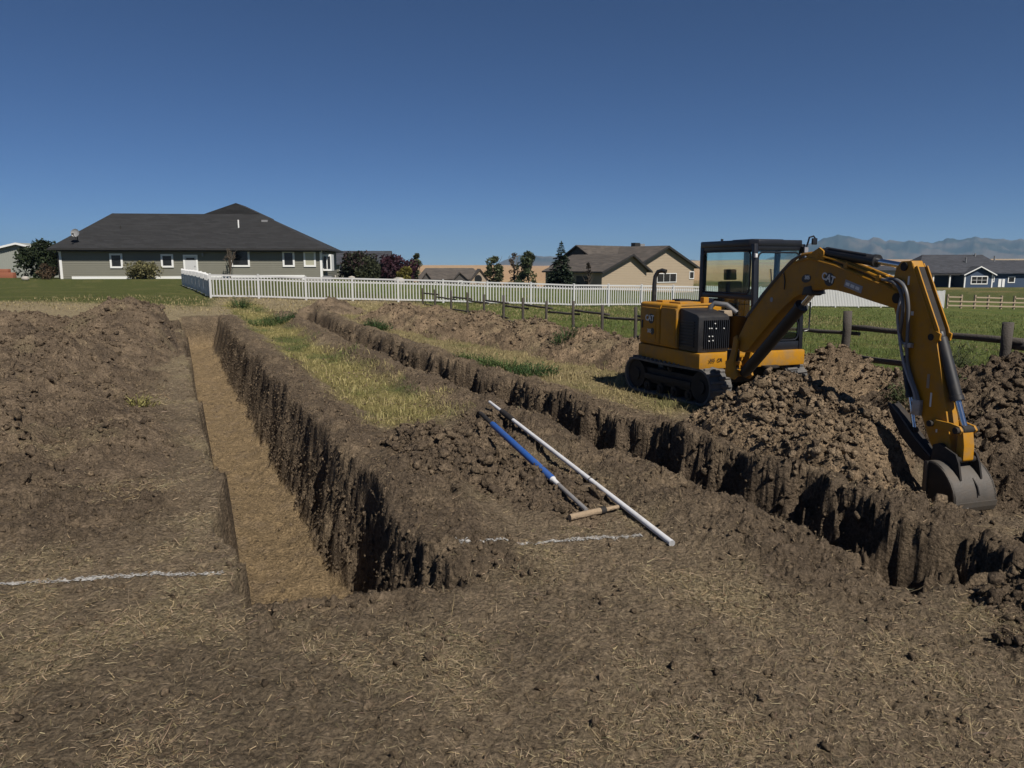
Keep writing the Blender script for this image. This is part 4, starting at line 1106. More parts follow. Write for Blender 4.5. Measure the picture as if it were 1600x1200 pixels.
def tan_house():
    ang = R(40); P0 = (11.35, 95.0); zb = -1.75
    o = empty('tan_house', (P0[0], P0[1], zb), ang)
    tag(o, 'tan sided house with two gables and brown shingle roof behind the excavator', 'house')
    s = lambda px, py: (wp(px, py, P0, ang)[0], wp(px, py, P0, ang)[1] - zb)
    W = s(1010, 425)[0]; e = s(941, 424)[1]; zp = s(984, 399)[1]; xm = s(984, 425)[0]
    sl = (zp - e) / xm
    gab = lambda z: (max(0, (z - e) / sl), min(W, W - (z - (zp - sl * (W - xm))) / sl if z > zp - sl * (W - xm) else W))
    lap_wall(o, 'wall', M['tanside'], gab, 0, zp - 0.12, None, 0.22)
    D = 10.5
    lap_wall(o, 'wall', M['tanside'], lambda z: (0, D), 0, e, TR(0, D, -math.pi / 2), 0.22)
    er = zp - sl * (W - xm)
    gable_roof(o, 'roof', M['roofbrown'], -0.55, W + 0.55, -0.6, D + 0.2, e - 0.55 * sl + 0.2, zp + 0.2, 'y', 0.18, xm)
    rake_board(o, -0.55, W + 0.55, xm, e - 0.55 * sl + 0.2, zp + 0.2, -0.605, M['fascia'], 0.28)
    MB().box(-0.65, -0.56, -0.6, D, e - 0.55 * sl + 0.02, e - 0.55 * sl + 0.17).build('gutter', M['fascia'], o)
    MB().box(-0.06, 0.1, -0.06, 0.1, 0, e).build('corner_board', M['tanside'], o)
    window(o, 3.0, 4.0, 1.15, 2.5, -0.028, 0.09, M['paneblind'], T=TR(0, D, -math.pi / 2))
    MB(TR(0, D, -math.pi / 2)).box(6.0, 8.4, -0.06, -0.028, 0.05, 2.5).build('garage_door', M['darkside'], o)
    # taller main block set back
    y0 = 2.4; c, sn = math.cos(ang), math.sin(ang)
    Q0 = (P0[0] - sn * y0, P0[1] + c * y0)
    t = lambda px, py: (wp(px, py, Q0, ang)[0], wp(px, py, Q0, ang)[1] - zb)
    xp, zt = t(1040, 386); xl, el = t(1008, 406)
    sl2 = (zt - el) / (xp - xl); x1 = xp + (xp - xl) * 1.55; xa = xl - 0.9
    g2 = lambda z: (max(xa, xp - (zt - z) / sl2), min(x1, xp + (zt - z) / sl2))
    T2 = Matrix.Translation((0, y0, 0))
    lap_wall(o, 'wall', M['tanside'], g2, 0, zt - 0.12, T2, 0.22)
    e2 = zt - sl2 * (x1 - xp)
    gable_roof(o, 'roof', M['roofbrown'], xp - (x1 - xp) - 0.6, x1 + 0.6, y0 - 0.6, y0 + 9.0, e2 - 0.6 * sl2 + 0.2, zt + 0.2, 'y', 0.18, xp)
    rake_board(o, xp - (x1 - xp) - 0.6, x1 + 0.6, xp, e2 - 0.6 * sl2 + 0.2, zt + 0.2, y0 - 0.605, M['fascia'], 0.30)
    # cross roof behind
    gable_roof(o, 'roof', M['roofbrown'], xl - 4.6, x1 + 0.5, y0 + 3.4, y0 + 14.4, e2 + 0.1, zt + 0.32, 'x', 0.18)
    MB().prism([(y0 + 4.2, e2 - 0.1), (y0 + 8.9, zt - 0.05), (y0 + 13.6, e2 - 0.1)], xl - 4.3, xl - 4.2, 'x').build('wall', M['darkside'], o)
    MB().box(xl - 4.2, x1, y0 + 4.2, y0 + 13.6, 0, e2 - 0.1).build('wall', M['tanside'], o)
    ch = MB().box(xp + 0.7, xp + 1.8, y0 + 6.2, y0 + 7.0, zt - 0.6, zt + 0.75).build('chimney', M['fascia'], o)
    MB().box(xp + 1.9, xp + 2.9, y0 + 6.2, y0 + 7.0, zt - 0.6, zt + 0.62).build('chimney_cap', M['dish'], ch)
    wx0, wz1 = t(1026, 427); wx1, wz0 = t(1056, 441)
    window(o, wx0, wx1, wz0, wz1, y0 - 0.028, 0.09, None, 3, 1)
    w2 = t(1080, 424)
    window(o, w2[0] - 0.5, w2[0] + 0.6, w2[1] - 1.1, w2[1], y0 - 0.028, 0.1, None)
    return o
tan_house()

def blue_house():
    ang = R(2); P0 = (81.5, 146.0)
    zb = wp(1500, 449, P0, ang)[1]
    o = empty('blue_house', (P0[0], P0[1], zb), ang)
    tag(o, 'dark blue house with slate roof and white windows at the right edge', 'house')
    s = lambda px, py: (wp(px, py, P0, ang)[0], wp(px, py, P0, ang)[1] - zb)
    e = s(1500, 428)[1]; zr = s(1500, 401)[1]
    xL, xR = s(1436, 425)[0], s(1640, 425)[0]
    xg0, xg1 = s(1502, 425)[0], s(1545, 425)[0]; xm = (xg0 + xg1) / 2; zp = s(1523, 417)[1]
    xm1 = s(1562, 425)[0]
    lap_wall(o, 'wall', M['blueside'], lambda z: (xg1, xR), 0, e)
    lap_wall(o, 'wall', M['blueside'], lambda z: (xL, xg0), 0, e, Matrix.Translation((0, 2.6, 0)))
    sl = (zp - e) / (xm - xg0)
    gf = lambda z: (xg0 + max(0, (z - e) / sl), xg1 - max(0, (z - e) / sl))
    lap_wall(o, 'wall', M['blueside'], gf, 0, zp - 0.1, Matrix.Translation((0, -1.2, 0)))
    lap_wall(o, 'wall', M['blueside'], lambda z: (0, 3.8), 0, e, TR(xg0, 2.6, -math.pi / 2))
    MB().box(xL, xL + 0.2, 2.7, 10, 0, e).box(xR - 0.2, xR, 0.1, 10, 0, e).box(xL, xR, 9.8, 10, 0, e).build('wall', M['blueside'], o)
    hip_roof(o, 'roof', M['roofgrey'], xL - 0.6, xm1 + 2.5, -0.6, 10.6, e + 0.25, ((s(1453, 425)[0] + 1.2, 5.0), (s(1546, 425)[0] + 1.6, 5.0)), zr + 0.45)
    hip_roof(o, 'roof', M['roofgrey'], xm1 - 3.0, xR + 0.6, -0.66, 9.5, e + 0.22, ((xm1 - 1.5, 4.5), (xR - 2.0, 4.5)), s(1580, 409)[1] + 0.35)
    gable_roof(o, 'roof', M['roofgrey'], xg0 - 0.5, xg1 + 0.5, -1.75, 4.0, e - 0.5 * sl + 0.12, zp + 0.14, 'y', 0.12, xm)
    rake_board(o, xg0 - 0.5, xg1 + 0.5, xm, e - 0.5 * sl + 0.12, zp + 0.14, -1.76, M['trim'], 0.2)
    MB().box(xg0 - 0.08, xg0 + 0.16, -1.3, -1.1, 0, e).build('corner_board', M['trim'], o); MB().box(xg1 - 0.16, xg1 + 0.08, -1.3, -1.1, 0, e).build('corner_board', M['trim'], o)
    for px in (1458, 1484):
        x = s(px, 425)[0]; MB().box(x - 0.13, x + 0.13, -0.3, -0.04, 0, e).build('porch_post', M['trim'], o)
    MB().box(xL, xg0, -0.55, -0.42, e - 0.25, e + 0.05).build('porch_beam', M['fascia'], o)
    for (a, b, t, u, cc, rw, yy) in [(1511, 1536, 431, 444, 3, 2, -1.228), (1545, 1553, 431, 441, 1, 2, -0.028), (1575, 1585, 432, 442, 1, 1, -0.028)]:
        x0, z1 = s(a, t); x1, z0 = s(b, u); window(o, x0, x1, z0, z1, yy, 0.16, None, cc, rw)
    for (a, b) in ((1560, 1564.5), (1566, 1570)):
        x0, z1 = s(a, 436); x1, _ = s(b, 436)
        MB().box(x0, x1, -0.09, -0.028, 0.05, z1).build('door', M['trim'], o)
    for (px, py, yy) in ((1522, 408, 2.5), (1547, 401, 4.5), (1570, 405, 3.0)):
        x, z = s(px, py); MB().tube([(x, yy, z - 0.6), (x, yy, z + 0.7)], 0.14, 8).build('vent_pipe', M['dish'], o, True)
    # left wing half hidden behind the excavator stick
    x0, z1 = s(1384, 423); x1, _ = s(1412, 423)
    MB().box(x0, x1, 3.0, 9.0, 0, z1).build('wing', M['shedside'], o)
    gable_roof(o, 'roof', M['roofgrey'], x0 - 0.5, x1 + 0.5, 2.4, 9.5, z1 + 0.15, z1 + 1.0, 'x', 0.14)
    for a in (1387, 1396): x, z = s(a, 428); window(o, x, x + 0.95, z - 1.3, z, 2.97, 0.12)
    return o
blue_house()

def brown_house():
    ang = R(8); P0 = (-23.5, 190.0); zb = -4.3
    o = empty('brown_house', (P0[0], P0[1], zb), ang)
    tag(o, 'low far brown roofed house seen over the white fence', 'house')
    s = lambda px, py: (wp(px, py, P0, ang)[0], wp(px, py, P0, ang)[1] - zb)
    L = s(757, 425)[0]; e = s(700, 437)[1]; zr = s(700, 421)[1]
    lap_wall(o, 'wall', M['darkside'], lambda z: (0, L - 4), 0, e)
    MB().box(0, L, 8.8, 9.0, 0, e).box(0, 0.2, 0.1, 8.8, 0, e).build('wall', M['brownside'], o)
    hip_roof(o, 'roof', M['roofbrown'], -0.5, L + 0.3, -0.5, 9.5, e + 0.2, ((1.8, 4.5), (L - 2.5, 4.5)), zr + 0.35)
    for k, (a, b, pk) in enumerate([(657, 675, 666), (706, 733, 718)]):
        x0, x1, xm = s(a, 425)[0], s(b, 425)[0], s(pk, 425)[0]; zp = s(pk, 425)[1]; ee = s(pk, 440)[1]
        MB().prism([(x0 + 0.2, 0), (x0 + 0.2, ee), (xm, zp - 0.2), (x1 - 0.2, ee), (x1 - 0.2, 0)], -1.6, 0.4, 'y').build('gable', M['darkside'], o)
        gable_roof(o, 'roof', M['roofbrown'], x0 - 0.3, x1 + 0.3, -2.0, 3.5, ee, zp, 'y', 0.2, xm)
    x0, x1, xm = s(733, 425)[0], s(763, 425)[0], s(749, 425)[0]; zp = s(749, 421)[1]; ee = s(749, 440)[1]
    MB().prism([(x0, 0), (x0, ee), (xm, zp - 0.1), (x1, ee), (x1, 0)], -2.2, 4.0, 'y').build('gable', M['brownside'], o)
    gable_roof(o, 'roof', M['roofbrown'], x0 - 0.3, x1 + 0.3, -2.6, 5.0, ee, zp + 0.2, 'y', 0.25, xm)
    cx, cz = s(746, 436); n = 12
    MB().prism([(cx + 0.95 * math.cos(2 * math.pi * k / n), cz + 1.1 * math.sin(2 * math.pi * k / n)) for k in range(n)], -2.27, -2.205, 'y').build('window', M['pane'], o)
    for (a, b) in ((680, 692), (715, 722)):
        x0, z1 = s(a, 438); x1, _ = s(b, 438); window(o, x0, x1, z1 - 1.1, z1, -0.03 if a < 700 else -1.63, 0.2)
    return o
brown_house()

def far_roof_house():
    o = empty('far_house', (-29.5, 120.0, 0.0), R(4))
    tag(o, 'far house with dark roof hidden behind the dark trees', 'house')
    MB().box(0, 9.5, 0, 8, -1, 2.4).build('wall', M['greyside'], o)
    gable_roof(o, 'roof', M['roofgrey'], -0.5, 10.0, -0.5, 8.5, 2.4, 4.5, 'x', 0.2)
    for x in (2.0, 6.0): window(o, x, x + 1.2, 0.9, 2.1, 0.0, 0.14)
far_roof_house()

def shed():
    ang = R(4); P0 = (-62.0, 82.0); zb = 0.2
    o = empty('metal_shed', (P0[0], P0[1], zb), ang)
    tag(o, 'pale grey metal shed with low gable at the left edge', 'shed')
    s = lambda px, py: (wp(px, py, P0, ang)[0], wp(px, py, P0, ang)[1] - zb)
    W = s(95, 425)[0]; e = s(90, 395)[1]; zp = s(32, 380)[1]; xm = s(32, 425)[0]; x0 = 2 * xm - W
    # ribbed metal sheets, each its own panel
    x = x0
    while x < W - 0.01:
        x2 = min(x + 0.92, W); h = lambda q: e + (zp - e) * (1 - abs(q - xm) / (W - xm))
        mb = MB(); xx = [x, x + (x2 - x) * 0.5 + 0.001, x2]
        if x < xm < x2: xx[1] = xm
        mb.prism([(x, 0)] + [(x2, 0)] + [(q, h(q) - 0.02) for q in reversed(xx)], 0, 0.04, 'y')
        for k in range(4):
            q = x + (x2 - x) * (k + 0.5) / 4; mb.box(q - 0.035, q + 0.035, -0.03, 0.002, 0.02, h(q) - 0.06)
        mb.build('panel', M['shedside'], o); x = x2
    MB().box(x0, x0 + 0.1, 0.04, 12, 0, e).box(W - 0.1, W, 0.05, 12, 0, e).build('wall', M['shedside'], o)
    gable_roof(o, 'roof', M['shedside'], x0 - 0.4, W + 0.4, -0.4, 12.4, e - 0.05, zp + 0.05, 'y', 0.10, xm)
    rake_board(o, x0 - 0.4, W + 0.4, xm, e - 0.05, zp + 0.05, -0.405, M['trim'], 0.2)
    MB().box(W - 0.14, W + 0.02, -0.05, 0.05, 0, e).build('corner_board', M['trim'], o)
shed()
def planter(x, y):
    mb = MB().box(-1.4, 1.4, -0.3, 0.3, 0, 0.6).box(-1.1, 0.9, -0.25, 0.25, 0.6, 0.95)
    o = mb.build('block_stack', M['terracotta'], None, bevel=0.03); o.location = (x, y, float(base_z(np.array([x]), np.array([y]))[0]) - 0.05)
    tag(o, 'low stack of reddish blocks by the metal shed', 'blocks')
planter(-52.6, 77.5)
for k, (x, y, r_, lb) in enumerate([(-42.7, 66.0, 0.28, 'pale boulder on the lawn by the grey house corner'), (-20.0, 84.0, 0.35, 'left pale boulder on the lawn before the dark trees'), (-18.1, 85.0, 0.35, 'right pale boulder on the lawn before the dark trees'), (-11.4, 76.0, 0.5, 'white boulder in front of the small yellow green bush')]):
    V0, F0 = ICO[2]
    V = V0 * (1 + rng.uniform(-0.18, 0.18, (len(V0), 1))) * C([1.2, 0.9, 0.8]) * r_
    o = link('boulder', np_mesh('boulder', V, F0, False), M['stone'])
    o.location = (x, y, float(base_z(np.array([x]), np.array([y]))[0]) + r_ * 0.5)
    tag(o, lb, 'boulder', 'boulders on the far lawn')

# ------------------------------------------------------------------ fences
def share(name, me, mat, parent, loc, rot=(0, 0, 0), scale=(1, 1, 1)):
    o = bpy.data.objects.new(name, me); col.objects.link(o)
    if len(me.materials) == 0: me.materials.append(mat)
    o.parent = parent; o.location = loc; o.rotation_euler = rot; o.scale = scale
    return o
def bz(x, y): return sz(x, y) if math.hypot(x, y) < 60 else float(base_z(np.array([x]), np.array([y]))[0])
def picket_fence(name, label, pts, bay, nper, pw, ph, tall=False, mat=None, pt=0.012):
    mat = mat or M['white']
    root = empty(name, (pts[0][0], pts[0][1], bz(*pts[0]))); tag(root, label, 'fence', 'white fences in front of the houses')
    o0 = Vector(root.location)
    pm = MB().box(-0.05, 0.05, -0.05, 0.05, -0.1, ph + 0.03).prism([(-0.058, ph + 0.03), (0.058, ph + 0.03), (0, ph + 0.07)], -0.058, 0.058, 'y').mesh('post')
    top = ph + 0.02 if tall else ph - 0.06
    km = MB().prism([(-pw / 2, 0.08), (pw / 2, 0.08), (pw / 2, top - 0.04), (0, top + (0.03 if tall else -0.04)), (-pw / 2, top - 0.04)], -pt, pt, 'y').mesh('picket')
    for (a, b) in zip(pts[:-1], pts[1:]):
        L = math.hypot(b[0] - a[0], b[1] - a[1]); nb = max(1, round(L / bay)); ang = math.atan2(b[1] - a[1], b[0] - a[0])
        rm = MB().box(0, L / nb, -0.025, 0.025, -0.04, 0.04).mesh('rail')
        for k in range(nb):
            f0, f1 = k / nb, (k + 1) / nb
            p = Vector((a[0] + (b[0] - a[0]) * f0, a[1] + (b[1] - a[1]) * f0, 0)); q = Vector((a[0] + (b[0] - a[0]) * f1, a[1] + (b[1] - a[1]) * f1, 0))
            p.z, q.z = bz(p.x, p.y), bz(q.x, q.y)
            share('post', pm, mat, root, p - o0, (0, 0, ang))
            if k == nb - 1 and b == pts[-1]: share('post', pm, mat, root, q - o0, (0, 0, ang))
            pitch = -math.atan2(q.z - p.z, L / nb)
            for zz in ([ph - 0.03, ph - 0.22, 0.12] if not tall else [ph - 0.18, 0.16]):
                share('rail', rm, mat, root, p - o0 + Vector((0, 0, zz)), (0, pitch, ang))
            for i in range(nper):
                f = (i + 1) / (nper + 1)
                share('picket', km, mat, root, p.lerp(q, f) - o0 + Vector(((0.026 + pt) * math.sin(ang), -(0.026 + pt) * math.cos(ang), random.uniform(-.006, .006))), (0, 0, ang))
    return root
print('fences...')
FA, FB, FC, FD = (-24.3, 55.5), (-15.5, 38.6), (3.4, 41.2), (31.4, 54.5)
picket_fence('picket_fence', 'white picket fence running from the grey house to the corner post', [FA, FB], 2.4, 6, 0.10, 1.18, True, None, 0.035)
picket_fence('picket_fence', 'long white picket fence across the middle behind the trenches', [FB, FC, (11.5, 45.05)], 2.3, 14, 0.05, 1.20)
picket_fence('picket_fence', 'dense white plank fence behind the excavator boom', [(11.6, 45.1), FD], 2.25, 14, 0.115, 1.22, True)

def log_mesh(L, r, seed, n=9, seg=7):
    random.seed(seed); mb = MB()
    mb.tube([(L * k / seg, random.uniform(-.010, .010), random.uniform(-.010, .010)) for k in range(seg + 1)], [r * random.uniform(0.9, 1.1) for _ in range(seg + 1)], n)
    return mb.mesh('rail', True)
def rail_fence():
    ys = [8.5, 11.2, 13.9, 15.6, 17.2, 18.8, 20.3, 21.9, 23.5, 25.2, 26.9, 28.5, 30.3, 32.0, 33.9, 36.0, 37.8]
    P = [Vector((12.5 - 0.45 * y, y, bz(12.5 - 0.45 * y, y))) for y in ys]
    for p in P: p.z = float(base_z(np.array([p.x]), np.array([p.y]))[0]) - 0.26 * min(1, max(0, (p.y - 14) / 8)) - 0.012 * max(0, p.y - 26)
    root = empty('rail_fence', P[0]); tag(root, 'dark weathered round rail fence between the dirt and the green pasture', 'fence')
    o0 = P[0].copy()
    pm = [log_mesh(1.5, 0.078, s, 10, 4) for s in (1, 2, 3)]
    d = (P[1] - P[0]); ang = math.atan2(d.y, d.x); L0 = d.length
    rm = [log_mesh(L0 + 0.36, 0.052, s) for s in (4, 5, 6, 7)]
    for m in pm + rm: m.name = 'log'
    for k, p in enumerate(P):
        share('post', pm[k % 3], M['wood'], root, p - o0 + Vector((0, 0, -0.28 + 0.03 * (k % 3))), (R(1.5 * (k % 3 - 1)), R(-90), R(40 * k)), (1, 1, 1) if k < 3 else (1, 0.62, 0.62))
        if k < len(P) - 1:
            q = P[k + 1]; L = math.hypot(q.x - p.x, q.y - p.y); pitch = -math.atan2(q.z - p.z, L); side = 0.085 * (1 if k % 2 else -1)
            off = Vector((-math.sin(ang), math.cos(ang), 0)) * 0.13
            for zz in (0.92, 0.36):
                share('rail', rm[(k * 2 + (zz > 0.5)) % 4], M['wood'], root, p - o0 - Vector((math.cos(ang), math.sin(ang), 0)) * 0.18 - off + Vector((0, 0, zz + 0.055 * (1 if k % 2 else -1))), (R(60 * k), pitch + R(0.4 * (k % 3 - 1)), ang), ((L + 0.3) / (L0 + 0.36), 1, 1) if k < 2 else ((L + 0.3) / (L0 + 0.36), 0.72, 0.72))
    random.seed(77)
rail_fence()
def pale_rails():
    root = empty('post_rail_fence', (31.8, 54.7, bz(31.8, 54.7))); tag(root, 'pale wooden post and rail fence at the far right', 'fence')
    o0 = Vector(root.location)
    pm = MB().box(-0.06, 0.06, -0.06, 0.06, -0.2, 1.0).mesh('post'); n = 12
    pts = [Vector((31.8 + 1.28 * k, 54.7 + 0.45 * k, 0)) for k in range(n)]
    for p in pts: p.z = bz(p.x, p.y)
    for k, p in enumerate(pts):
        share('post', pm, M['palewood'], root, p - o0, (0, 0, R(20)))
        if k < n - 1:
            q = pts[k + 1]; d = q - p; L = math.hypot(d.x, d.y)
            if k == 0: rm = MB().box(0, L, -0.02, 0.02, -0.05, 0.05).mesh('rail')
            for zz in (0.82, 0.5, 0.2):
                if k % 3 == 1 and zz > 0.8: continue
                share('rail', rm, M['palewood'], root, p - o0 + Vector((0.03, -0.085, zz)), (0, -math.atan2(d.z, L), math.atan2(d.y, d.x)))
pale_rails()
#@@PART3
# ------------------------------------------------------------------ excavator
print('excavator...')
EX = empty('mini_excavator', (3.33, 12.25, 0.0))
tag(EX, 'yellow and black mini excavator on rubber tracks, its bucket lowered', 'excavator')
def RZ(h): return Matrix.Rotation(math.atan2(h[1], h[0]), 4, 'Z')
TU = RZ((0.43, -0.90)); TB = RZ((0.36, -0.933))
PB = Vector((3.25 - 3.33, 10.6 - 12.25, 0)); TM = Matrix.Translation(PB) @ RZ((0.29, -0.957))
def mesh_text(s, size, T, name, mat, parent, bold=0.0, shear=0.0):
    """flat lettering as a mesh; T maps (along, up, out) to the thing's frame"""
    cu = bpy.data.curves.new('lettering', 'FONT'); cu.body = s; cu.size = size; cu.align_x = 'CENTER'; cu.align_y = 'CENTER'
    cu.offset = bold; cu.extrude = 0.0015; cu.shear = shear
    t = bpy.data.objects.new('lettering', cu); col.objects.link(t)
    me = bpy.data.meshes.new_from_object(t.evaluated_get(bpy.context.evaluated_depsgraph_get()))
    bpy.data.objects.remove(t)
    me.transform(T)
    me.materials.clear()
    return link(name, me, mat, parent)
def side_T(T, x, z, y, pitch=0.0):
    """text frame on a right-hand side plate: along +x, up z, facing -y"""
    return T @ Matrix.Translation((x, y, z)) @ Matrix.Rotation(-pitch, 4, 'Y') @ Matrix.Rotation(R(90), 4, 'X')

def make_track(yc):
    Lh, r, w = 0.83, 0.285, 0.40
    path = []
    n = 14
    for k in range(n + 1):
        t = -math.pi / 2 + math.pi * k / n; path.append((Lh + r * math.cos(t), r + r * math.sin(t)))
    for k in range(1, 12): path.append((Lh - 2 * Lh * k / 12, 2 * r + 0.012 * math.sin(math.pi * k / 12) * -1))
    for k in range(n + 1):
        t = math.pi / 2 + math.pi * k / n; path.append((-Lh + r * math.cos(t), r + r * math.sin(t)))
    for k in range(1, 12): path.append((-Lh + 2 * Lh * k / 12, 0))
    m = len(path)
    mb = MB(TU)
    cx = lambda p: (p[0] * 0.93 if abs(p[0]) <= Lh else (math.copysign(Lh, p[0]) + (p[0] - math.copysign(Lh, p[0])) * 0.87), r + (p[1] - r) * 0.87)
    for i in range(m):
        a, b = path[i], path[(i + 1) % m]; c, d = cx(a), cx(b)
        y0, y1 = yc - w / 2, yc + w / 2
        mb.quad((a[0], y0, a[1]), (b[0], y0, b[1]), (b[0], y1, b[1]), (a[0], y1, a[1]))
        mb.quad((c[0], y0, c[1]), (c[0], y1, c[1]), (d[0], y1, d[1]), (d[0], y0, d[1]))
        mb.quad((a[0], y0, a[1]), (c[0], y0, c[1]), (d[0], y0, d[1]), (b[0], y0, b[1]))
        mb.quad((a[0], y1, a[1]), (b[0], y1, b[1]), (d[0], y1, d[1]), (c[0], y1, c[1]))
    o = mb.build('track', M['rubber'], EX)
    # tread lugs round the belt
    per = [0]
    for i in range(m): per.append(per[-1] + math.dist(path[i], path[(i + 1) % m]))
    tot = per[-1]; nl = 42
    def at(s):
        s %= tot; i = max(k for k in range(m) if per[k] <= s); f = (s - per[i]) / (per[i + 1] - per[i])
        a, b = path[i], path[(i + 1) % m]; tx, tz = (b[0] - a[0]), (b[1] - a[1]); q = math.hypot(tx, tz)
        return a[0] + tx * f, a[1] + tz * f, tx / q, tz / q
    for k in range(nl):
        for side in (0, 1):
            px, pz, tx, tz = at((k + 0.5 * side) * tot / nl)
            nx, nz = tz, -tx
            ya, yb = (yc - w / 2 + 0.01, yc + 0.03) if side else (yc - 0.03, yc + w / 2 - 0.01)
            lg = MB(TU); hw, hh = 0.028, 0.030
            P = lambda t, nn, y: (px + tx * t + nx * nn, y, pz + tz * t + nz * nn)
            vs = [P(-hw, -0.004, ya), P(hw, -0.004, ya), P(hw, -0.004, yb), P(-hw, -0.004, yb), P(-hw * .6, hh, ya + .01), P(hw * .6, hh, ya + .01), P(hw * .6, hh, yb - .01), P(-hw * .6, hh, yb - .01)]
            lg._add(vs, [(0, 1, 2, 3), (4, 7, 6, 5), (0, 4, 5, 1), (1, 5, 6, 2), (2, 6, 7, 3), (3, 7, 4, 0)])
            lg.build('lug', M['rubber'], o)
    def wheel(x, z, rad, name, depth=0.30):
        mb = MB(TU); mb.tube([(x, yc - depth / 2, z), (x, yc + depth / 2, z)], rad, 20)
        mb.tube([(x, yc - depth / 2 - 0.025, z), (x, yc - depth / 2 + 0.01, z)], rad * 0.45, 12)
        mb.build(name, M['darksteel'], o, True)
    wheel(Lh, r, 0.235, 'idler'); wheel(-Lh, r, 0.235, 'sprocket')
    for k in range(4): wheel(-0.54 + 0.36 * k, 0.115, 0.085, 'roller')
    wheel(0.0, 0.47, 0.06, 'roller', 0.2)
    MB(TU).box(-0.72, 0.72, yc - 0.10, yc + 0.10, 0.17, 0.42).box(-0.6, 0.6, yc - 0.165, yc - 0.10, 0.24, 0.33).build('track_frame', M['darksteel'], o, bevel=0.012)
for yc in (-0.78, 0.78): make_track(yc)
MB(TU).box(-0.55, 0.55, -0.6, 0.6, 0.26, 0.46).box(-0.3, 0.3, -0.62, 0.62, 0.2, 0.3).build('undercarriage', M['darksteel'], EX, bevel=0.02)
MB(TU).tube([(0, 0, 0.44), (0, 0, 0.57)], 0.42, 28).build('slew_ring', M['darksteel'], EX, True)
# upper frame
plan = [(0.93, -0.93), (0.97, -0.40), (0.80, -0.34), (0.80, 0.02), (1.02, 0.06), (1.02, 0.98), (-0.60, 0.98), (-0.88, 0.86), (-1.08, 0.5), (-1.15, 0.0), (-1.08, -0.5), (-0.90, -0.86), (-0.80, -0.95)]
MB(TB).prism(plan, 0.56, 0.80, 'z').build('upper_frame', M['yellow'], EX, bevel=0.03)
hood = [(0.34, -0.94), (0.34, -0.05), (-0.50, -0.05), (-0.50, 0.95), (-0.62, 0.95), (-0.86, 0.84), (-1.06, 0.48), (-1.12, 0.0), (-1.06, -0.48), (-0.90, -0.84), (-0.80, -0.93)]
hd = MB(TB).prism(hood, 0.805, 1.50, 'z').build('engine_hood', M['yellow'], EX, bevel=0.055, seg=3)
door = MB(TB).box(-0.72, -0.16, -0.955, -0.925, 0.86, 1.42).build('service_door', M['yellow'], EX, bevel=0.012)
MB(TB).box(-0.60, -0.26, -0.962, -0.954, 0.92, 1.36).build('door_panel', M['yellow'], door, bevel=0.004)
MB(TB).box(-0.70, -0.655, -0.965, -0.950, 1.07, 1.20).build('latch', M['black'], door, bevel=0.004)
MB(TB).box(-0.12, 0.30, -0.955, -0.925, 0.86, 1.44).build('side_panel', M['yellow'], EX, bevel=0.012)
MB(TB).tube([(-0.14, -0.95, 0.84), (-0.14, -0.95, 1.44), (-0.14, -0.90, 1.505)], 0.011, 6).build('seam_trim', M['yellow'], EX, True)
MB(TB).tube([(0.345, -0.95, 0.84), (0.335, -0.95, 1.42), (0.33, -0.88, 1.49), (0.33, -0.1, 1.50)], 0.020, 6).build('edge_trim', M['yellow'], EX, True)
for (x, y, sx, sy, h) in [(-0.55, -0.6, 0.10, 0.12, 0.03), (-0.05, -0.55, 0.16, 0.20, 0.025), (0.12, -0.3, 0.05, 0.05, 0.10), (-0.6, -0.2, 0.12, 0.16, 0.02)]:
    MB(TB).box(x - sx, x + sx, y - sy, y + sy, 1.49, 1.50 + h).build('hood_cap', M['yellow'], hd, bevel=0.012)
MB(TB).box(-0.62, -0.40, -0.42, -0.2, 1.49, 1.545).build('filler_cap', M['black'], hd, bevel=0.01)
# radiator box with grille
gb = MB(TB).prism([(0.345, 0.805), (0.86, 0.805), (0.86, 1.34), (0.80, 1.375), (0.345, 1.455)], -0.915, -0.36, 'y').build('radiator_box', M['black'], EX, bevel=0.025)
for k in range(13):
    y = -0.82 + 0.036 * k
    MB(TB).box(0.858, 0.884, y, y + 0.014, 0.86, 1.29).build('grille_slat', M['cabblack'], gb)
for k in range(9):
    z = 0.88 + 0.046 * k
    MB(TB).box(0.40, 0.76, -0.932, -0.913, z, z + 0.018).build('grille_slat', M['cabblack'], gb)
for (y, z) in [(-0.74, 1.17), (-0.70, 1.17), (-0.62, 1.165), (-0.48, 1.165), (-0.74, 1.05), (-0.68, 1.05), (-0.74, 0.98), (-0.67, 0.985), (-0.64, 1.24)]:
    MB(TB).tube([(0.880, y, z), (0.894, y, z)], 0.010, 6).build('bolt', M['decal'], gb)
MB(TB).tube([(0.45, -0.42, 1.33), (0.45, -0.42, 1.46), (0.50, -0.38, 1.52), (0.62, -0.25, 1.50), (0.75, -0.15, 1.38)], 0.042, 10).build('hose', M['hose'], EX, True)
MB(TB).box(0.56, 0.72, -0.36, -0.2, 1.33, 1.42).build('valve_block', M['palewood'], EX, bevel=0.01)
# exhaust stack
MB(TB).tube([(-0.72, -0.72, 1.48), (-0.72, -0.72, 1.78), (-0.715, -0.71, 1.92), (-0.68, -0.68, 2.00), (-0.62, -0.64, 2.02), (-0.56, -0.60, 2.00)], [0.040, 0.036, 0.034, 0.034, 0.036, 0.040], 12).build('exhaust_stack', M['black'], EX, True)
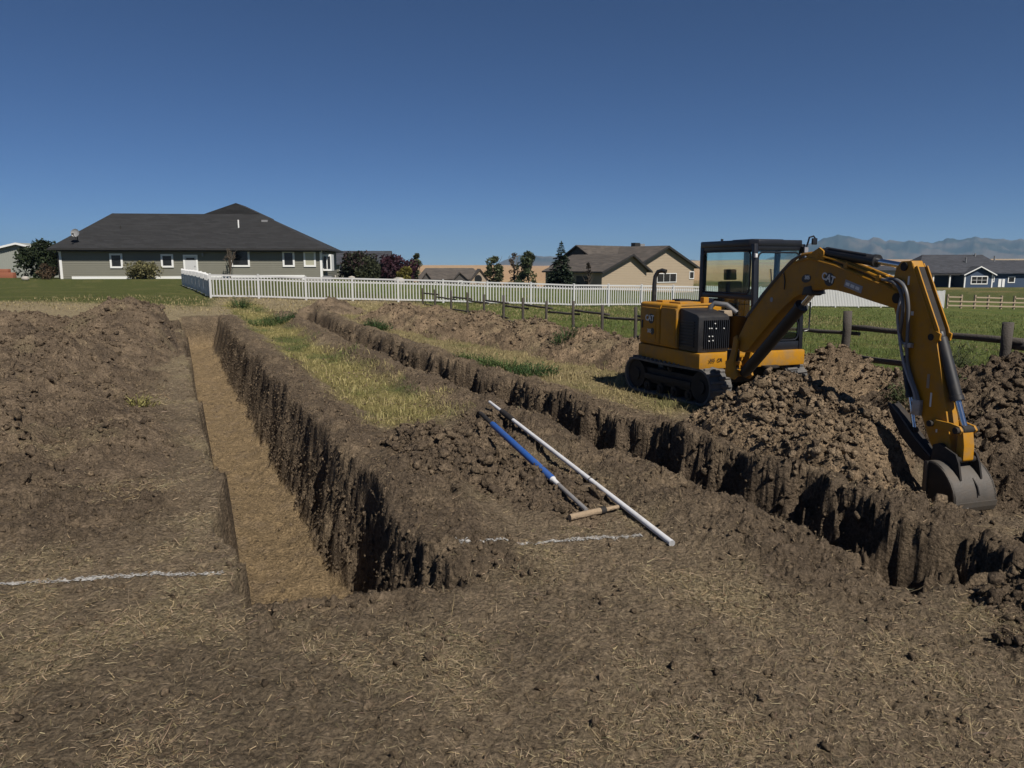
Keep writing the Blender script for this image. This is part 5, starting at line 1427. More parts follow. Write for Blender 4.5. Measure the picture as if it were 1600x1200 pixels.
# lettering on the service door and front skirt
n = 20
def roundel(T, x, z, y, rx, rz, name, mat, pitch=0.0):
    mm = MB(T @ Matrix.Translation((x, y, z)) @ Matrix.Rotation(-pitch, 4, 'Y'))
    mm.prism([(rx * math.cos(2 * math.pi * k / n), rz * math.sin(2 * math.pi * k / n)) for k in range(n)], -0.0025, 0.0025, 'y')
    return mm.build(name, mat, EX)
roundel(TB, -0.39, 1.24, -0.966, 0.085, 0.082, 'badge', M['decalblack'])
mesh_text('CAT', 0.13, side_T(TB, -0.43, 1.245, -0.972), 'lettering', M['decal'], EX, 0.004)
roundel(TB, -0.345, 1.035, -0.966, 0.055, 0.055, 'badge', M['decalblack'])
mesh_text('305', 0.085, side_T(TB, -0.43, 1.035, -0.972), 'lettering', M['decal'], EX, 0.002)
front_T = TB @ Matrix.Translation((0.958, -0.66, 0.695)) @ Matrix.Rotation(R(90), 4, 'Z') @ Matrix.Rotation(R(90), 4, 'X')
mesh_text('305  CR', 0.07, front_T @ Matrix.Translation((0, 0, 0.01)), 'lettering', M['decalblack'], EX, 0.001)

# cab
x0, x1, y0, y1, z0, z1 = -0.48, 0.93, 0.0, 0.97, 0.80, 2.49
cab = MB(TB)
P_ = 0.06
cab.box(x0, x0 + 0.10, y0, y0 + 0.08, z0, z1 - 0.06).box(x0, x0 + 0.10, y1 - 0.08, y1, z0, z1 - 0.06)
cab.prism([(x1 - 0.02, z0), (x1 + 0.04, z0), (x1 - 0.03, z1 - 0.06), (x1 - 0.10, z1 - 0.06)], y0, y0 + 0.075, 'y')
cab.prism([(x1 - 0.02, z0), (x1 + 0.04, z0), (x1 - 0.03, z1 - 0.06), (x1 - 0.10, z1 - 0.06)], y1 - 0.075, y1, 'y')
cab.box(0.28, 0.35, y1 - 0.07, y1 + 0.005, z0, z1 - 0.06)
cab.box(x0 + 0.1, x1 - 0.06, y0 + 0.002, y0 + 0.06, z1 - 0.16, z1 - 0.06).box(x0 + 0.1, x1 - 0.06, y1 - 0.06, y1 - 0.002, z1 - 0.16, z1 - 0.06)
cab.box(x1 - 0.10, x1 - 0.03, y0 + 0.075, y1 - 0.075, z1 - 0.16, z1 - 0.06).box(x0, x0 + 0.08, y0 + 0.08, y1 - 0.08, z1 - 0.16, z1 - 0.06)
cab.box(x0 + 0.1, x1 - 0.02, y0, y0 + 0.07, 1.58, 1.66).box(x0 + 0.1, x1 - 0.02, y0, y0 + 0.05, z0, 1.32).box(x0, x0 + 0.08, y0 + 0.08, y1 - 0.08, z0, 1.55)
cab.box(x0 + 0.1, x1 - 0.02, y1 - 0.05, y1, z0, 1.05).box(x1 - 0.03, x1 + 0.03, y0 + 0.075, y1 - 0.075, z0, 0.93)
cab.build('cab_frame', M['cabblack'], EX, bevel=0.015)
rf = [(x0 - 0.02, y0 + 0.02), (x0 + 0.05, y0 - 0.02), (x1 - 0.14, y0 - 0.02), (x1 - 0.02, y0 + 0.08), (x1 - 0.02, y1 - 0.08), (x1 - 0.14, y1 + 0.02), (x0 + 0.05, y1 + 0.02), (x0 - 0.02, y1 - 0.02)]
roof = MB(TB).prism(rf, z1 - 0.10, z1, 'z').build('cab_roof', M['cabblack'], EX, bevel=0.018, seg=2)
MB(TB).box(0.1, 0.62, 0.2, 0.78, z1 - 0.005, z1 + 0.02).build('roof_hatch', M['cabblack'], roof, bevel=0.01)
MB(TB).box(0.0, 0.03, 0.05, 0.08, z1 - 0.01, z1 + 0.035).build('aerial_stub', M['cabblack'], roof)
gl = [('right_window', (x0 + 0.10, x1 - 0.04, y0 + 0.028, y0 + 0.034, 1.66, z1 - 0.16)), ('right_lower_window', (x0 + 0.10, x1 - 0.02, y0 + 0.028, y0 + 0.034, 1.32, 1.58)),
      ('left_rear_window', (x0 + 0.10, 0.28, y1 - 0.034, y1 - 0.028, 1.05, z1 - 0.16)), ('door_window', (0.35, x1 - 0.05, y1 - 0.034, y1 - 0.028, 1.05, z1 - 0.16)),
      ('rear_window', (x0 + 0.03, x0 + 0.036, y0 + 0.08, y1 - 0.08, 1.55, z1 - 0.16))]
for nm_, b in gl: MB(TB).box(*b).build(nm_, M['glass'], EX)
ws = MB(TB); ws._add([(x1 + 0.012, y0 + 0.075, 0.93), (x1 + 0.012, y1 - 0.075, 0.93), (x1 - 0.06, y1 - 0.075, z1 - 0.16), (x1 - 0.06, y0 + 0.075, z1 - 0.16), (x1 + 0.006, y0 + 0.075, 0.93), (x1 + 0.006, y1 - 0.075, 0.93), (x1 - 0.066, y1 - 0.075, z1 - 0.16), (x1 - 0.066, y0 + 0.075, z1 - 0.16)], [(0, 1, 2, 3), (7, 6, 5, 4), (0, 4, 5, 1), (1, 5, 6, 2), (2, 6, 7, 3), (3, 7, 4, 0)])
w_ = ws.build('windshield', M['glass'], EX)
# rubber gasket round the windshield and side window
def gasket(pts, r=0.012): return MB(TB).tube(pts + [pts[0], pts[1]], r, 6).build('gasket', M['cabblack'], EX, True)
def rrect(f, a0, a1, b0, b1, rad=0.09):
    out = []
    for (ca, cb, t0) in ((a1 - rad, b1 - rad, 0), (a0 + rad, b1 - rad, 90), (a0 + rad, b0 + rad, 180), (a1 - rad, b0 + rad, 270)):
        for k in range(5): t = R(t0 + 22.5 * k); out.append(f(ca + rad * math.cos(t), cb + rad * math.sin(t)))
    return out
gasket(rrect(lambda a, b: (a, y0 - 0.004, b), x0 + 0.11, x1 - 0.10, 1.67, z1 - 0.17), 0.014)
wf = lambda a, b: (x1 + 0.022 - 0.072 * (b - 0.93) / (z1 - 0.16 - 0.93), a, b)
gasket(rrect(wf, y0 + 0.09, y1 - 0.09, 1.32, z1 - 0.19), 0.014); gasket(rrect(wf, y0 + 0.09, y1 - 0.09, 0.95, 1.27), 0.012)
MB(TB).tube([wf(0.30, 1.40), wf(0.36, 1.75), wf(0.33, 2.05)], 0.010, 5).build('wiper', M['cabblack'], EX, True)
# inside the cab
st = MB(TB).box(-0.22, 0.22, 0.25, 0.73, 1.14, 1.26).build('seat', M['seat'], EX, bevel=0.04)
MB(TB).prism([(-0.30, 1.22), (-0.16, 1.22), (-0.24, 1.84), (-0.34, 1.84)], 0.27, 0.71, 'y').build('backrest', M['seat'], st, bevel=0.03)
MB(TB).prism([(-0.33, 1.86), (-0.25, 1.86), (-0.27, 2.04), (-0.34, 2.04)], 0.38, 0.60, 'y').build('headrest', M['seat'], st, bevel=0.02)
MB(TB).box(-0.2, 0.2, 0.3, 0.68, 0.86, 1.14).build('seat_base', M['cabblack'], EX)
MB(TB).box(-0.44, 0.90, 0.07, 0.90, 0.805, 0.84).build('cab_floor', M['cabblack'], EX)
for y in (0.10, 0.74):
    cs = MB(TB).box(-0.1, 0.38, y, y + 0.13, 0.84, 1.36).build('console', M['cabblack'], EX, bevel=0.03)
    MB(TB).tube([(0.30, y + 0.065, 1.36), (0.33, y + 0.065, 1.47)], 0.014, 6).tube([(0.33, y + 0.065, 1.46), (0.34, y + 0.065, 1.58)], 0.026, 8).build('joystick', M['cabblack'], cs, True)
mon = MB(TB).box(0.62, 0.66, 0.10, 0.30, 1.56, 1.74).build('monitor', M['cabblack'], EX, bevel=0.01)
MB(TB).tube([(0.66, 0.14, 0.84), (0.66, 0.14, 1.6)], 0.018, 6).build('monitor_post', M['cabblack'], mon)
for y in (0.42, 0.54): MB(TB).tube([(0.62, y, 0.84), (0.66, y, 1.18), (0.64, y, 1.26)], 0.012, 6).build('travel_lever', M['cabblack'], EX, True)
MB(TB).box(x0 + 0.11, x0 + 0.40, y0 + 0.012, y0 + 0.026, 1.33, 1.57).build('sticker', M['decalgrey'], EX)
# handrail, mirror and work lamp
MB(TB).tube([(x1 + 0.03, y1 + 0.01, 1.55), (x1 + 0.04, y1 + 0.10, 1.53), (x1 + 0.04, y1 + 0.10, 1.10), (x1 + 0.03, y1 + 0.01, 1.08)], 0.013, 6).build('handrail', M['cabblack'], EX, True)
mi = MB(TB).tube([(x1 - 0.03, y1 - 0.04, z1 - 0.22), (x1 + 0.03, y1 - 0.02, z1 - 0.06), (x1 + 0.04, y1 + 0.0, z1 + 0.04), (x1 + 0.04, y1 + 0.08, z1 + 0.06), (x1 + 0.04, y1 + 0.12, z1 + 0.02)], 0.014, 6).build('mirror_arm', M['cabblack'], EX, True)
MB(TB).box(x1 + 0.02, x1 + 0.055, y1 + 0.06, y1 + 0.15, z1 - 0.07, z1 + 0.03).build('mirror', M['cabblack'], mi, bevel=0.01)
wlp = MB(TB).box(x1 - 0.04, x1 + 0.05, y1 - 0.10, y1 - 0.01, z1 - 0.20, z1 - 0.10).build('work_lamp', M['cabblack'], EX, bevel=0.015)
MB(TB).box(x1 + 0.05, x1 + 0.055, y1 - 0.09, y1 - 0.02, z1 - 0.19, z1 - 0.11).build('lamp_glass', M['decalgrey'], wlp)
MB(TB).box(x1 - 0.02, x1 + 0.02, y0 - 0.012, y0 + 0.03, 2.22, 2.28).build('cab_lamp', M['decal'], EX, bevel=0.008)

# swing post, boom, stick, bucket (frame: x along the boom, y to its left, z up)
sw = MB(TM)
sw.prism([(-0.10, 0.52), (0.10, 0.50), (0.18, 0.56), (0.08, 0.74), (0.14, 0.94), (0.16, 1.06), (0.11, 1.13), (0.05, 1.10), (0.02, 0.94), (-0.04, 0.78), (-0.12, 0.72)], -0.14, -0.105, 'y')
sw.prism([(-0.10, 0.52), (0.10, 0.50), (0.18, 0.56), (0.08, 0.74), (0.14, 0.94), (0.16, 1.06), (0.11, 1.13), (0.05, 1.10), (0.02, 0.94), (-0.04, 0.78), (-0.12, 0.72)], 0.105, 0.14, 'y')
sw.box(-0.18, 0.10, -0.105, 0.105, 0.54, 0.62).box(-0.18, -0.02, -0.105, 0.105, 0.68, 0.74)
sw.build('swing_post', M['yellow'], EX, bevel=0.012)
MB(TM).tube([(-0.14, 0, 0.50), (-0.14, 0, 0.90)], 0.09, 14).build('king_pin', M['darksteel'], EX, True)
MB(TB).box(0.78, 1.12, -0.40, -0.04, 0.57, 0.63).box(0.78, 1.10, -0.40, -0.04, 0.74, 0.79).build('swing_bracket', M['yellow'], EX, bevel=0.015)
MB(TB).tube([(1.05, 0.28, 0.56), (1.05, 0.28, 0.585)], 0.14, 18).build('step_plate', M['darksteel'], EX, True)
boom_poly = [(0.06, 0.98), (0.09, 1.11), (0.29, 1.395), (0.60, 1.68), (0.93, 1.95), (1.10, 2.085), (1.22, 2.155), (1.35, 2.196), (1.49, 2.205), (1.62, 2.19), (1.93, 2.125), (2.35, 2.01), (2.75, 1.90), (2.90, 1.84), (2.98, 1.76), (2.96, 1.68), (2.88, 1.655), (2.57, 1.712), (2.20, 1.785), (2.00, 1.815), (1.80, 1.825), (1.632, 1.812), (1.44, 1.78), (1.248, 1.70), (1.09, 1.60), (0.93, 1.48), (0.53, 1.13), (0.33, 0.945), (0.22, 0.90), (0.12, 0.91)]
boom = MB(TM).prism(boom_poly, -0.085, 0.085, 'y').build('boom', M['yellow'], EX, bevel=0.014)
# raised lower flange along the belly of the boom
fl = [(0.30, 0.955), (0.53, 1.15), (0.93, 1.505), (1.248, 1.725), (1.44, 1.805), (1.632, 1.84), (1.632, 1.812), (1.44, 1.78), (1.248, 1.70), (0.93, 1.48), (0.53, 1.13), (0.33, 0.945)]
for s in (-1, 1): MB(TM).tube([(a, s * 0.084, b - 0.0) for a, b in [(1.22, 2.135), (1.49, 2.185), (1.93, 2.105), (2.35, 1.99), (2.75, 1.88), (2.90, 1.82)]], 0.012, 6).build('weld_seam', M['yellow'], boom, True)
# hydraulic lines over the boom
for k, (y, c_) in enumerate([(-0.062, 'yellow'), (-0.022, 'yellow'), (0.02, 'black'), (0.06, 'yellow')]):
    off = 0.03 + 0.012 * (k % 2)
    MB(TM).tube([(1.30, y, 2.20 + off), (1.49, y, 2.215 + off), (1.93, y, 2.135 + off), (2.35, y, 2.02 + off), (2.72, y, 1.915 + off)], 0.016, 7).build('hydraulic_line', M[c_], boom, True)
for (a, b) in [(1.62, 2.19), (2.1, 2.08), (2.6, 1.945)]:
    MB(TM).box(a - 0.03, a + 0.03, -0.08, 0.08, b - 0.01, b + 0.055).build('line_clamp', M['yellow'], boom, bevel=0.006)
MB(TM).tube([(0.28, -0.10, 1.40), (0.62, -0.09, 1.735), (0.95, -0.085, 2.01), (1.15, -0.08, 2.16), (1.32, -0.07, 2.235)], 0.015, 7).build('hose', M['hose'], EX, True)
MB(TM).tube([(0.30, -0.04, 1.44), (0.60, -0.03, 1.75), (0.95, -0.025, 2.04), (1.18, -0.02, 2.20), (1.34, -0.02, 2.25)], 0.018, 7).build('hose', M['hose'], EX, True)
MB(TM).tube([(1.02, -0.088, 2.02), (1.06, -0.093, 1.90), (1.05, -0.090, 1.80)], 0.008, 5).build('grease_line', M['black'], EX, True)
# stick cylinder ears and cylinder
for s in (-1, 1): MB(TM).prism([(1.36, 2.18), (1.74, 2.14), (1.72, 2.27), (1.64, 2.315), (1.56, 2.28)], s * 0.062 - 0.012, s * 0.062 + 0.012, 'y').build('cylinder_ear', M['yellow'], boom, bevel=0.006)
def cylinder(name, a, b, f, rb, rr_, y=0.0):
    A = Vector((a[0], y, a[1])); B = Vector((b[0], y, b[1])); Mi = A.lerp(B, f); d = (B - A).normalized()
    o = MB(TM).tube([A - d * 0.03, A + d * 0.02, A + d * 0.03, Mi - d * 0.05, Mi - d * 0.045, Mi], [rb * 0.75, rb * 0.8, rb, rb, rb * 1.14, rb * 1.14], 16).build(name, M['black'], EX, True)
    MB(TM).tube([Mi - d * 0.02, B], rr_, 12).build('rod', M['chrome'], o, True)
    MB(TM).tube([B - Vector((0, rb * 1.0, 0)), B + Vector((0, rb * 1.0, 0))], rr_ * 1.55, 12).build('rod_eye', M['darksteel'], o, True)
    MB(TM).tube([A + d * 0.10 + Vector((0, -rb * 0.6, rb * 0.8)), Mi - d * 0.12 + Vector((0, -rb * 0.6, rb * 0.8))], 0.011, 6).build('feed_tube', M['black'], o, True)
    return o
cylinder('stick_cylinder', (1.66, 2.262), (2.93, 2.09), 0.66, 0.062, 0.032)
cylinder('boom_cylinder', (0.16, 0.60), (1.52, 1.80), 0.84, 0.078, 0.040)
MB(TM).prism([(1.40, 1.74), (1.60, 1.76), (1.56, 1.86), (1.44, 1.84)], -0.10, 0.10, 'y').build('cylinder_bracket', M['black'], boom, bevel=0.01)
stick_poly = [(2.84, 2.08), (2.90, 2.145), (3.03, 2.15), (3.07, 2.09), (3.20, 1.84), (3.388, 1.48), (3.50, 1.10), (3.60, 0.72), (3.645, 0.56), (3.69, 0.40), (3.68, 0.29), (3.60, 0.25), (3.50, 0.29), (3.438, 0.37), (3.358, 0.53), (3.20, 0.87), (3.04, 1.22), (2.92, 1.50), (2.85, 1.66), (2.80, 1.76), (2.80, 1.92)]
stick = MB(TM).prism(stick_poly, -0.070, 0.070, 'y').build('stick', M['yellow'], EX, bevel=0.008)
ch_ = [(3.075, 2.085), (3.205, 1.835), (3.395, 1.475), (3.43, 1.36)]
for s in (-1, 1):
    MB(TM).prism([(a_, b_) for a_, b_ in ch_] + [(a_ + 0.035, b_ + 0.015) for a_, b_ in reversed(ch_)], s * 0.063 - 0.007, s * 0.063 + 0.007, 'y').build('edge_plate', M['yellow'], stick)
MB(TM).prism([(a_ - 0.01, b_) for a_, b_ in ch_] + [(a_ + 0.006, b_ + 0.003) for a_, b_ in reversed(ch_)], -0.055, 0.055, 'y').build('channel_plate', M['darksteel'], stick)
for s in (-1, 1):
    MB(TM).tube([(3.05, s * 0.070, 2.12), (3.20, s * 0.070, 1.82), (3.385, s * 0.070, 1.46)], 0.010, 6).build('edge_flange', M['yellow'], stick, True)
MB(TM).box(3.17, 3.20, -0.06, 0.06, 1.82, 1.86).build('cross_plate', M['yellow'], stick)
for (a, b, r_) in [(2.90, 1.765, 0.055), (2.95, 2.09, 0.045), (3.61, 0.33, 0.05), (3.36, 1.40, 0.035)]:
    pn = MB(TM).tube([(a, -0.10 if r_ > 0.05 else -0.082, b), (a, 0.10 if r_ > 0.05 else 0.082, b)], r_, 14).build('pivot_pin', M['darksteel'], stick, True)
# grease fittings and labels on the stick
for (a, b, w, h, m_) in [(3.02, 1.95, 0.02, 0.09, 'decal'), (3.10, 1.62, 0.03, 0.04, 'decal'), (3.13, 1.38, 0.04, 0.035, 'yellow'), (3.10, 1.18, 0.05, 0.02, 'yellow'), (3.42, 0.78, 0.018, 0.14, 'decal'), (3.52, 0.52, 0.016, 0.10, 'decal'), (3.37, 0.96, 0.03, 0.14, 'palewood')]:
    MB(TM).box(a - w / 2, a + w / 2, -0.0755, -0.069, b - h / 2, b + h / 2).build('label_plate', M[m_], stick)
# hoses looping from boom to stick and down its side
def hose_path(pts, r_, m_='hose'):
    P = [Vector(p) for p in pts]; out = []
    for i in range(len(P) - 1):
        p0, p1, p2, p3 = P[max(i - 1, 0)], P[i], P[i + 1], P[min(i + 2, len(P) - 1)]
        for k in range(6):
            t = k / 6; out.append(0.5 * ((2 * p1) + (p2 - p0) * t + (2 * p0 - 5 * p1 + 4 * p2 - p3) * t * t + (3 * p1 - p0 - 3 * p2 + p3) * t ** 3))
    out.append(P[-1]); MB(TM).tube(out, r_, 8).build('hose', M[m_], EX, True)
hose_path([(2.68, -0.09, 1.955), (2.86, -0.12, 1.93), (2.98, -0.14, 1.86), (3.04, -0.14, 1.70), (3.02, -0.12, 1.52), (2.99, -0.10, 1.40), (3.03, -0.10, 1.32), (3.10, -0.10, 1.30)], 0.017)
hose_path([(2.70, -0.05, 1.96), (2.90, -0.11, 1.955), (3.04, -0.135, 1.88), (3.10, -0.135, 1.72), (3.10, -0.115, 1.50), (3.10, -0.105, 1.30), (3.12, -0.10, 1.12), (3.19, -0.10, 0.96), (3.27, -0.10, 0.82), (3.30, -0.095, 0.74)], 0.017)
hose_path([(2.72, 0.0, 1.96), (2.94, -0.06, 1.94), (2.99, -0.12, 1.78), (2.96, -0.12, 1.60), (2.98, -0.11, 1.44), (3.06, -0.11, 1.16), (3.14, -0.10, 0.98), (3.23, -0.10, 0.84), (3.26, -0.095, 0.74)], 0.015, 'decalgrey')
MB(TM).box(3.06, 3.15, -0.115, -0.069, 1.27, 1.32).build('hose_clamp', M['alu'], stick, bevel=0.006)
MB(TM).box(3.23, 3.33, -0.115, -0.069, 0.60, 0.76).build('hose_manifold', M['alu'], stick, bevel=0.008)
cylinder('bucket_cylinder', (3.40, 1.42), (3.775, 0.545), 0.70, 0.055, 0.030)
for s in (-1, 1): MB(TM).prism([(3.33, 1.50), (3.47, 1.44), (3.46, 1.38), (3.36, 1.34)], s * 0.068 - 0.010, s * 0.068 + 0.010, 'y').build('cylinder_ear', M['yellow'], stick, bevel=0.005)
# bucket linkage
for s in (-1, 1):
    MB(TM).prism([(3.46, 0.555), (3.50, 0.60), (3.70, 0.60), (3.80, 0.585), (3.83, 0.545), (3.80, 0.50), (3.68, 0.515), (3.50, 0.505)], s * 0.088 - 0.014, s * 0.088 + 0.014, 'y').build('rocker_link', M['yellow'], EX, bevel=0.008)
MB(TM).prism([(3.75, 0.55), (3.81, 0.56), (3.84, 0.40), (3.845, 0.26), (3.80, 0.225), (3.75, 0.25), (3.755, 0.40)], -0.065, 0.065, 'y').build('power_link', M['yellow'], EX, bevel=0.014)
for (a, b) in [(3.785, 0.545), (3.80, 0.26), (3.48, 0.555)]:
    MB(TM).tube([(a, -0.135, b), (a, 0.135, b)], 0.032, 12).build('link_pin', M['darksteel'], EX, True)
# thumb folded back under the stick
for s in (-1, 1):
    MB(TM).prism([(3.47, 0.20), (3.40, 0.24), (3.24, 0.36), (3.05, 0.53), (2.90, 0.645), (2.87, 0.66), (2.92, 0.55), (3.08, 0.34), (3.30, 0.18), (3.46, 0.13)], s * 0.06 - 0.012, s * 0.06 + 0.012, 'y').build('thumb_plate', M['darksteel'], EX)
MB(TM).prism([(3.47, 0.203), (3.40, 0.243), (3.24, 0.363), (3.05, 0.533), (2.90, 0.648), (2.89, 0.635), (3.04, 0.515), (3.23, 0.345), (3.40, 0.225)], -0.046, 0.046, 'y').build('thumb_face', M['darksteel'], EX)
MB(TM).tube([(3.46, -0.062, 0.212), (3.24, -0.062, 0.368), (3.05, -0.062, 0.538), (2.89, -0.062, 0.655)], 0.009, 6).build('thumb_edge', M['steel'], EX, True)
cylinder('thumb_cylinder', (2.98, 1.14), (3.18, 0.42), 0.55, 0.036, 0.02)
# bucket
bw = 0.255
ob = [(3.575, 0.205), (3.62, 0.222), (3.67, 0.228), (3.72, 0.218), (3.77, 0.195), (3.82, 0.160), (3.868, 0.112), (3.908, 0.058), (3.938, 0.0), (3.956, -0.06), (3.962, -0.115), (3.955, -0.165), (3.935, -0.205), (3.90, -0.228), (3.85, -0.238), (3.74, -0.235), (3.58, -0.17)]
for s in (-1, 1):
    MB(TM).prism(ob, s * (bw - 0.010) - 0.010, s * (bw - 0.010) + 0.010, 'y').build('bucket_side', M['steel'] if s > 0 else M['darksteel'], EX)  # right plate in darker steel: its shade is put into the colour
inner = []
for i in range(len(ob)):
    p, q = ob[max(i - 1, 0)], ob[min(i + 1, len(ob) - 1)]; dx, dz = q[0] - p[0], q[1] - p[1]; g_ = math.hypot(dx, dz)
    inner.append((ob[i][0] + dz / g_ * 0.016, ob[i][1] - dx / g_ * 0.016))
bk = MB(TM).prism([(p[0], p[1]) for p in ob] + inner[::-1], -bw - 0.003, bw + 0.003, 'y').build('bucket_shell', M['steel'], EX, True)
# wear strips, side cutter, ears, teeth
MB(TM).prism([(3.86, -0.248), (3.905, -0.238), (3.945, -0.212), (3.966, -0.168), (3.975, -0.115), (3.958, -0.115), (3.93, -0.2), (3.86, -0.23)], -bw - 0.004, bw + 0.004, 'y').build('wear_strip', M['steel'], bk)
for y in (0.03,): MB(TM).prism([(3.905, 0.075), (3.945, 0.03), (3.978, -0.055), (3.966, -0.055), (3.934, 0.025), (3.875, 0.10)], y - 0.006, y + 0.006, 'y').build('weld_rib', M['darksteel'], bk)
MB(TM).prism([(3.60, 0.215), (3.635, 0.22), (3.64, -0.175), (3.60, -0.168)], -bw - 0.014, -bw, 'y').build('side_cutter', M['steel'], bk)
for s in (-1, 1):
    MB(TM).prism([(3.54, 0.20), (3.55, 0.36), (3.62, 0.39), (3.70, 0.36), (3.82, 0.32), (3.86, 0.24), (3.90, 0.08), (3.79, 0.165), (3.70, 0.22), (3.60, 0.20)], s * 0.125 - 0.012, s * 0.125 + 0.012, 'y').build('bucket_ear', M['darksteel'], bk, bevel=0.006)
for k in range(4):
    y = -0.19 + 0.127 * k
    MB(TM).prism([(3.62, -0.16), (3.60, -0.19), (3.47, -0.175), (3.50, -0.145)], y - 0.028, y + 0.028, 'y').build('tooth', M['steel'], bk)
# lettering on the boom
roundel(TM, 1.865, 1.94, -0.0868, 0.085, 0.078, 'badge', M['decalblack'], R(-10))
mesh_text('CAT', 0.115, side_T(TM, 1.85, 1.955, -0.0908, R(-16)), 'lettering', M['decal'], EX, 0.003)
roundel(TM, 1.46, 1.945, -0.0868, 0.085, 0.05, 'badge', M['decalblack'], R(8))
mesh_text('305', 0.062, side_T(TM, 1.48, 1.955, -0.0908, R(0)), 'lettering', M['decal'], EX, 0.002)
MB(TM @ Matrix.Translation((2.26, -0.0868, 1.870)) @ Matrix.Rotation(R(15), 4, 'Y')).box(-0.14, 0.14, -0.0025, 0.0025, -0.04, 0.04).build('label_plate', M['decalgrey'], EX)
for k in range(3): MB(TM @ Matrix.Translation((2.26, -0.0888, 1.870)) @ Matrix.Rotation(R(15), 4, 'Y')).box(-0.12 + 0.08 * k, -0.06 + 0.08 * k, -0.003, 0.0025, -0.018, 0.016).build('label_mark', M['decal'], EX)
roundel(TM, 0.80, 1.66, -0.0868, 0.03, 0.032, 'badge', M['decalgrey'])

# ------------------------------------------------------------------ pipe, rake, chalk lines
print('tools...')
def P3(px, py, z): x, y = gp(px, py, z); return Vector((x, y, z))
def ground_pt(px, py):
    z = 0.0
    for _ in range(25): x, y = gp(px, py, z); z = 0.5 * z + 0.5 * sz(x, y)
    return Vector((x, y, z))
a = ground_pt(1050, 853); a.z += 0.02
def clear_end(a, px, py, r):
    for zb in np.arange(0.12, 1.0, 0.01):
        b = P3(px, py, zb)
        if all(a.lerp(b, t).z - sz(*a.lerp(b, t).xy) > r for t in np.linspace(0.06, 0.97, 40)): break
    return b
b = clear_end(a, 765, 628, 0.012)
d = (b - a)
pipe = empty('white_pipe', a); tag(pipe, 'long white pipe leaning over the soil from near ground to second trench', 'pipe')
MB().tube([(0, 0, 0), d * 0.45, d * 0.82], 0.024, 12).tube([d * 0.0, d * 0.004], 0.0255, 12).build('lower_tube', M['pipe'], pipe, True)
MB().tube([d * 0.83, d], 0.020, 12).build('upper_tube', M['pipe'], pipe, True)
MB().tube([d * 0.79, d * 0.80, d * 0.885, d * 0.89], [0.028, 0.036, 0.036, 0.028], 12).build('coupling', M['darksteel'], pipe, True)
MB().tube([d * 0.31, d * 0.313], 0.0255, 12).build('joint_ring', M['darksteel'], pipe, True)
h0 = ground_pt(916, 806); h0.z += 0.05
h1 = clear_end(h0, 750, 645, 0.005)
e = h1 - h0
rake = empty('long_rake', h0); tag(rake, 'long handled rake with blue sleeve and muddy cross head on the soil heap', 'rake')
MB().tube([e * 0.0, e * 0.21], 0.020, 12).build('lower_handle', M['alu'], rake, True)
MB().tube([e * 0.205, e * 0.24, e * 0.25], [0.021, 0.024, 0.032], 12).build('ferrule', M['pipe'], rake, True)
MB().tube([e * 0.25, e * 0.255, e * 0.84, e * 0.85], [0.028, 0.034, 0.034, 0.028], 14).build('blue_sleeve', M['blue'], rake, True)
MB().tube([e * 0.85, e * 0.99, e], [0.026, 0.026, 0.020], 12).build('grip', M['darksteel'], rake, True)
u0 = ground_pt(890, 815) + Vector((0, 0, 0.035)) - h0; u1 = ground_pt(966, 798) + Vector((0, 0, 0.035)) - h0
MB().tube([u0, u0.lerp(u1, 0.62)], 0.028, 12).build('cross_head', M['rakehead'], rake, True)
MB().tube([u0.lerp(u1, 0.62), u0.lerp(u1, 0.72)], 0.032, 12).build('collar', M['darksteel'], rake, True)
MB().tube([u0.lerp(u1, 0.72), u1], [0.021, 0.017], 10).build('cross_head', M['rakehead'], rake, True)
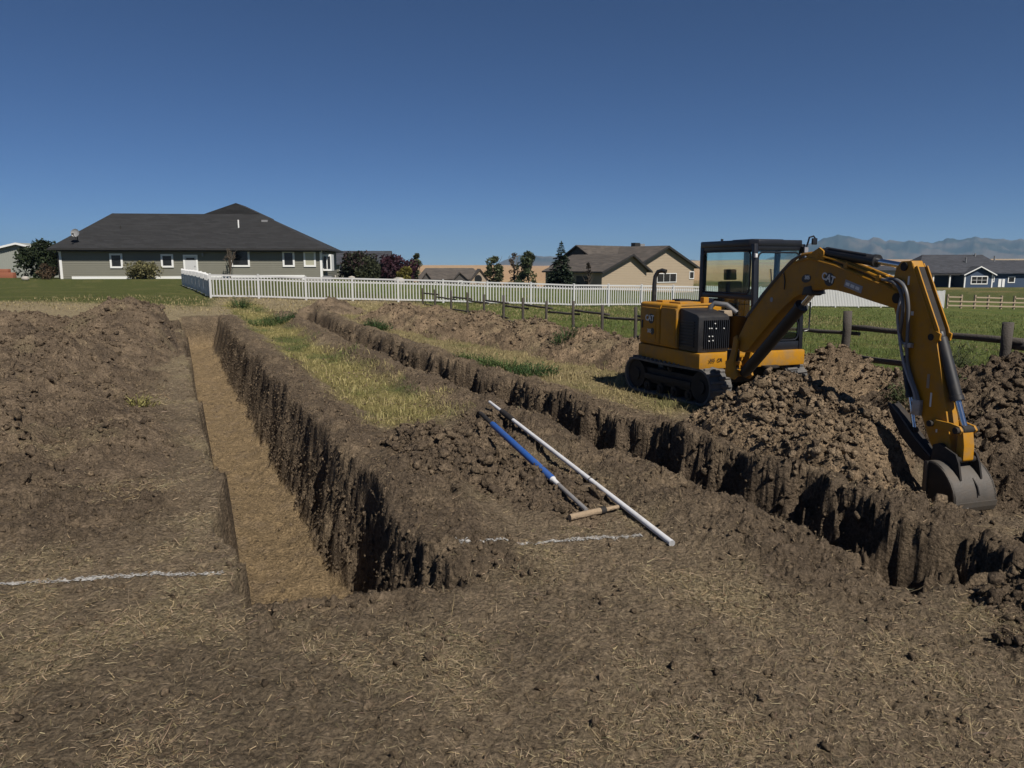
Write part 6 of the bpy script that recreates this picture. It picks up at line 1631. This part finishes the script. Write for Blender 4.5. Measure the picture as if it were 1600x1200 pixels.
def chalk(px0, px1, label, w=0.12, seed=1):
    p = gp(*px0); q = gp(*px1); L = math.dist(p, q); n = int(L / 0.012); k = 15
    t = np.linspace(0, 1, n + 1)
    wob = 0.018 * noise(t * L * 1.3, t * 0, 300 + seed)
    dx, dy = (q[0] - p[0]) / L, (q[1] - p[1]) / L
    ww = w * (0.7 + 0.5 * noise(t * L * 2.5, t * 0, 310 + seed))
    s = np.linspace(-1, 1, k)
    S_, T_ = np.meshgrid(s, t)
    off = S_ * ww[:, None] / 2 + wob[:, None]
    X = p[0] + dx * L * T_ - dy * off; Y = p[1] + dy * L * T_ + dx * off
    Z = surf(X.ravel(), Y.ravel()).reshape(X.shape) + 0.007
    i = np.arange(n)[:, None] * k; j = np.arange(k - 1)[None]
    F = np.stack([i + j, i + j + 1, i + k + j + 1, i + k + j], -1)
    cxm, cym = X[:-1, :-1], Y[:-1, :-1]
    _, c1, c2 = trench_cut(cxm, cym)
    dens = 0.78 - 0.85 * np.abs(S_[:-1, :-1]) ** 1.3 + 0.35 * fbm(cxm * 9, cym * 9, 320 + seed, 3) - 0.1 * sst(0.2, 0.7, noise(cxm * 1.6, cym * 1.6, 330 + seed))
    keep = (rng.uniform(size=dens.shape) < np.clip(dens * 1.0, 0, 1)) & (c1 < 0.01) & (c2 < 0.01)
    F = F[keep]
    o = link('chalk_line', np_mesh('chalk_line', np.stack([X, Y, Z], -1).reshape(-1, 3), F, True), M['chalk'])
    tag(o, label, 'chalk line', 'white chalk layout lines on the dirt')
chalk((-60, 924), (350, 898), 'white chalk line left of the deep trench', seed=1)
chalk((712, 861), (1003, 839), 'white chalk line ending beneath the white pipe', seed=2)
chalk((1500, 803), (1640, 797), 'short white chalk mark right of the bucket', seed=3)

# ------------------------------------------------------------------ haze
hz = MB().box(-10600, 10600, -10600, 10600, -9, 345).build('haze', None, None)
hm = bpy.data.materials.new('haze_air'); hm.use_nodes = True
nt = hm.node_tree; nt.nodes.remove(nt.nodes['Principled BSDF'])
pv = nt.nodes.new('ShaderNodeVolumePrincipled')
pv.inputs['Color'].default_value = (0.42, 0.69, 1.0, 1); pv.inputs['Density'].default_value = 0.000075; pv.inputs['Anisotropy'].default_value = 0.1
nt.links.new(pv.outputs[0], nt.nodes['Material Output'].inputs['Volume'])
hz.data.materials.clear(); hz.data.materials.append(hm)
tag(hz, 'thin blue haze in the distant air', 'haze', kind='stuff')
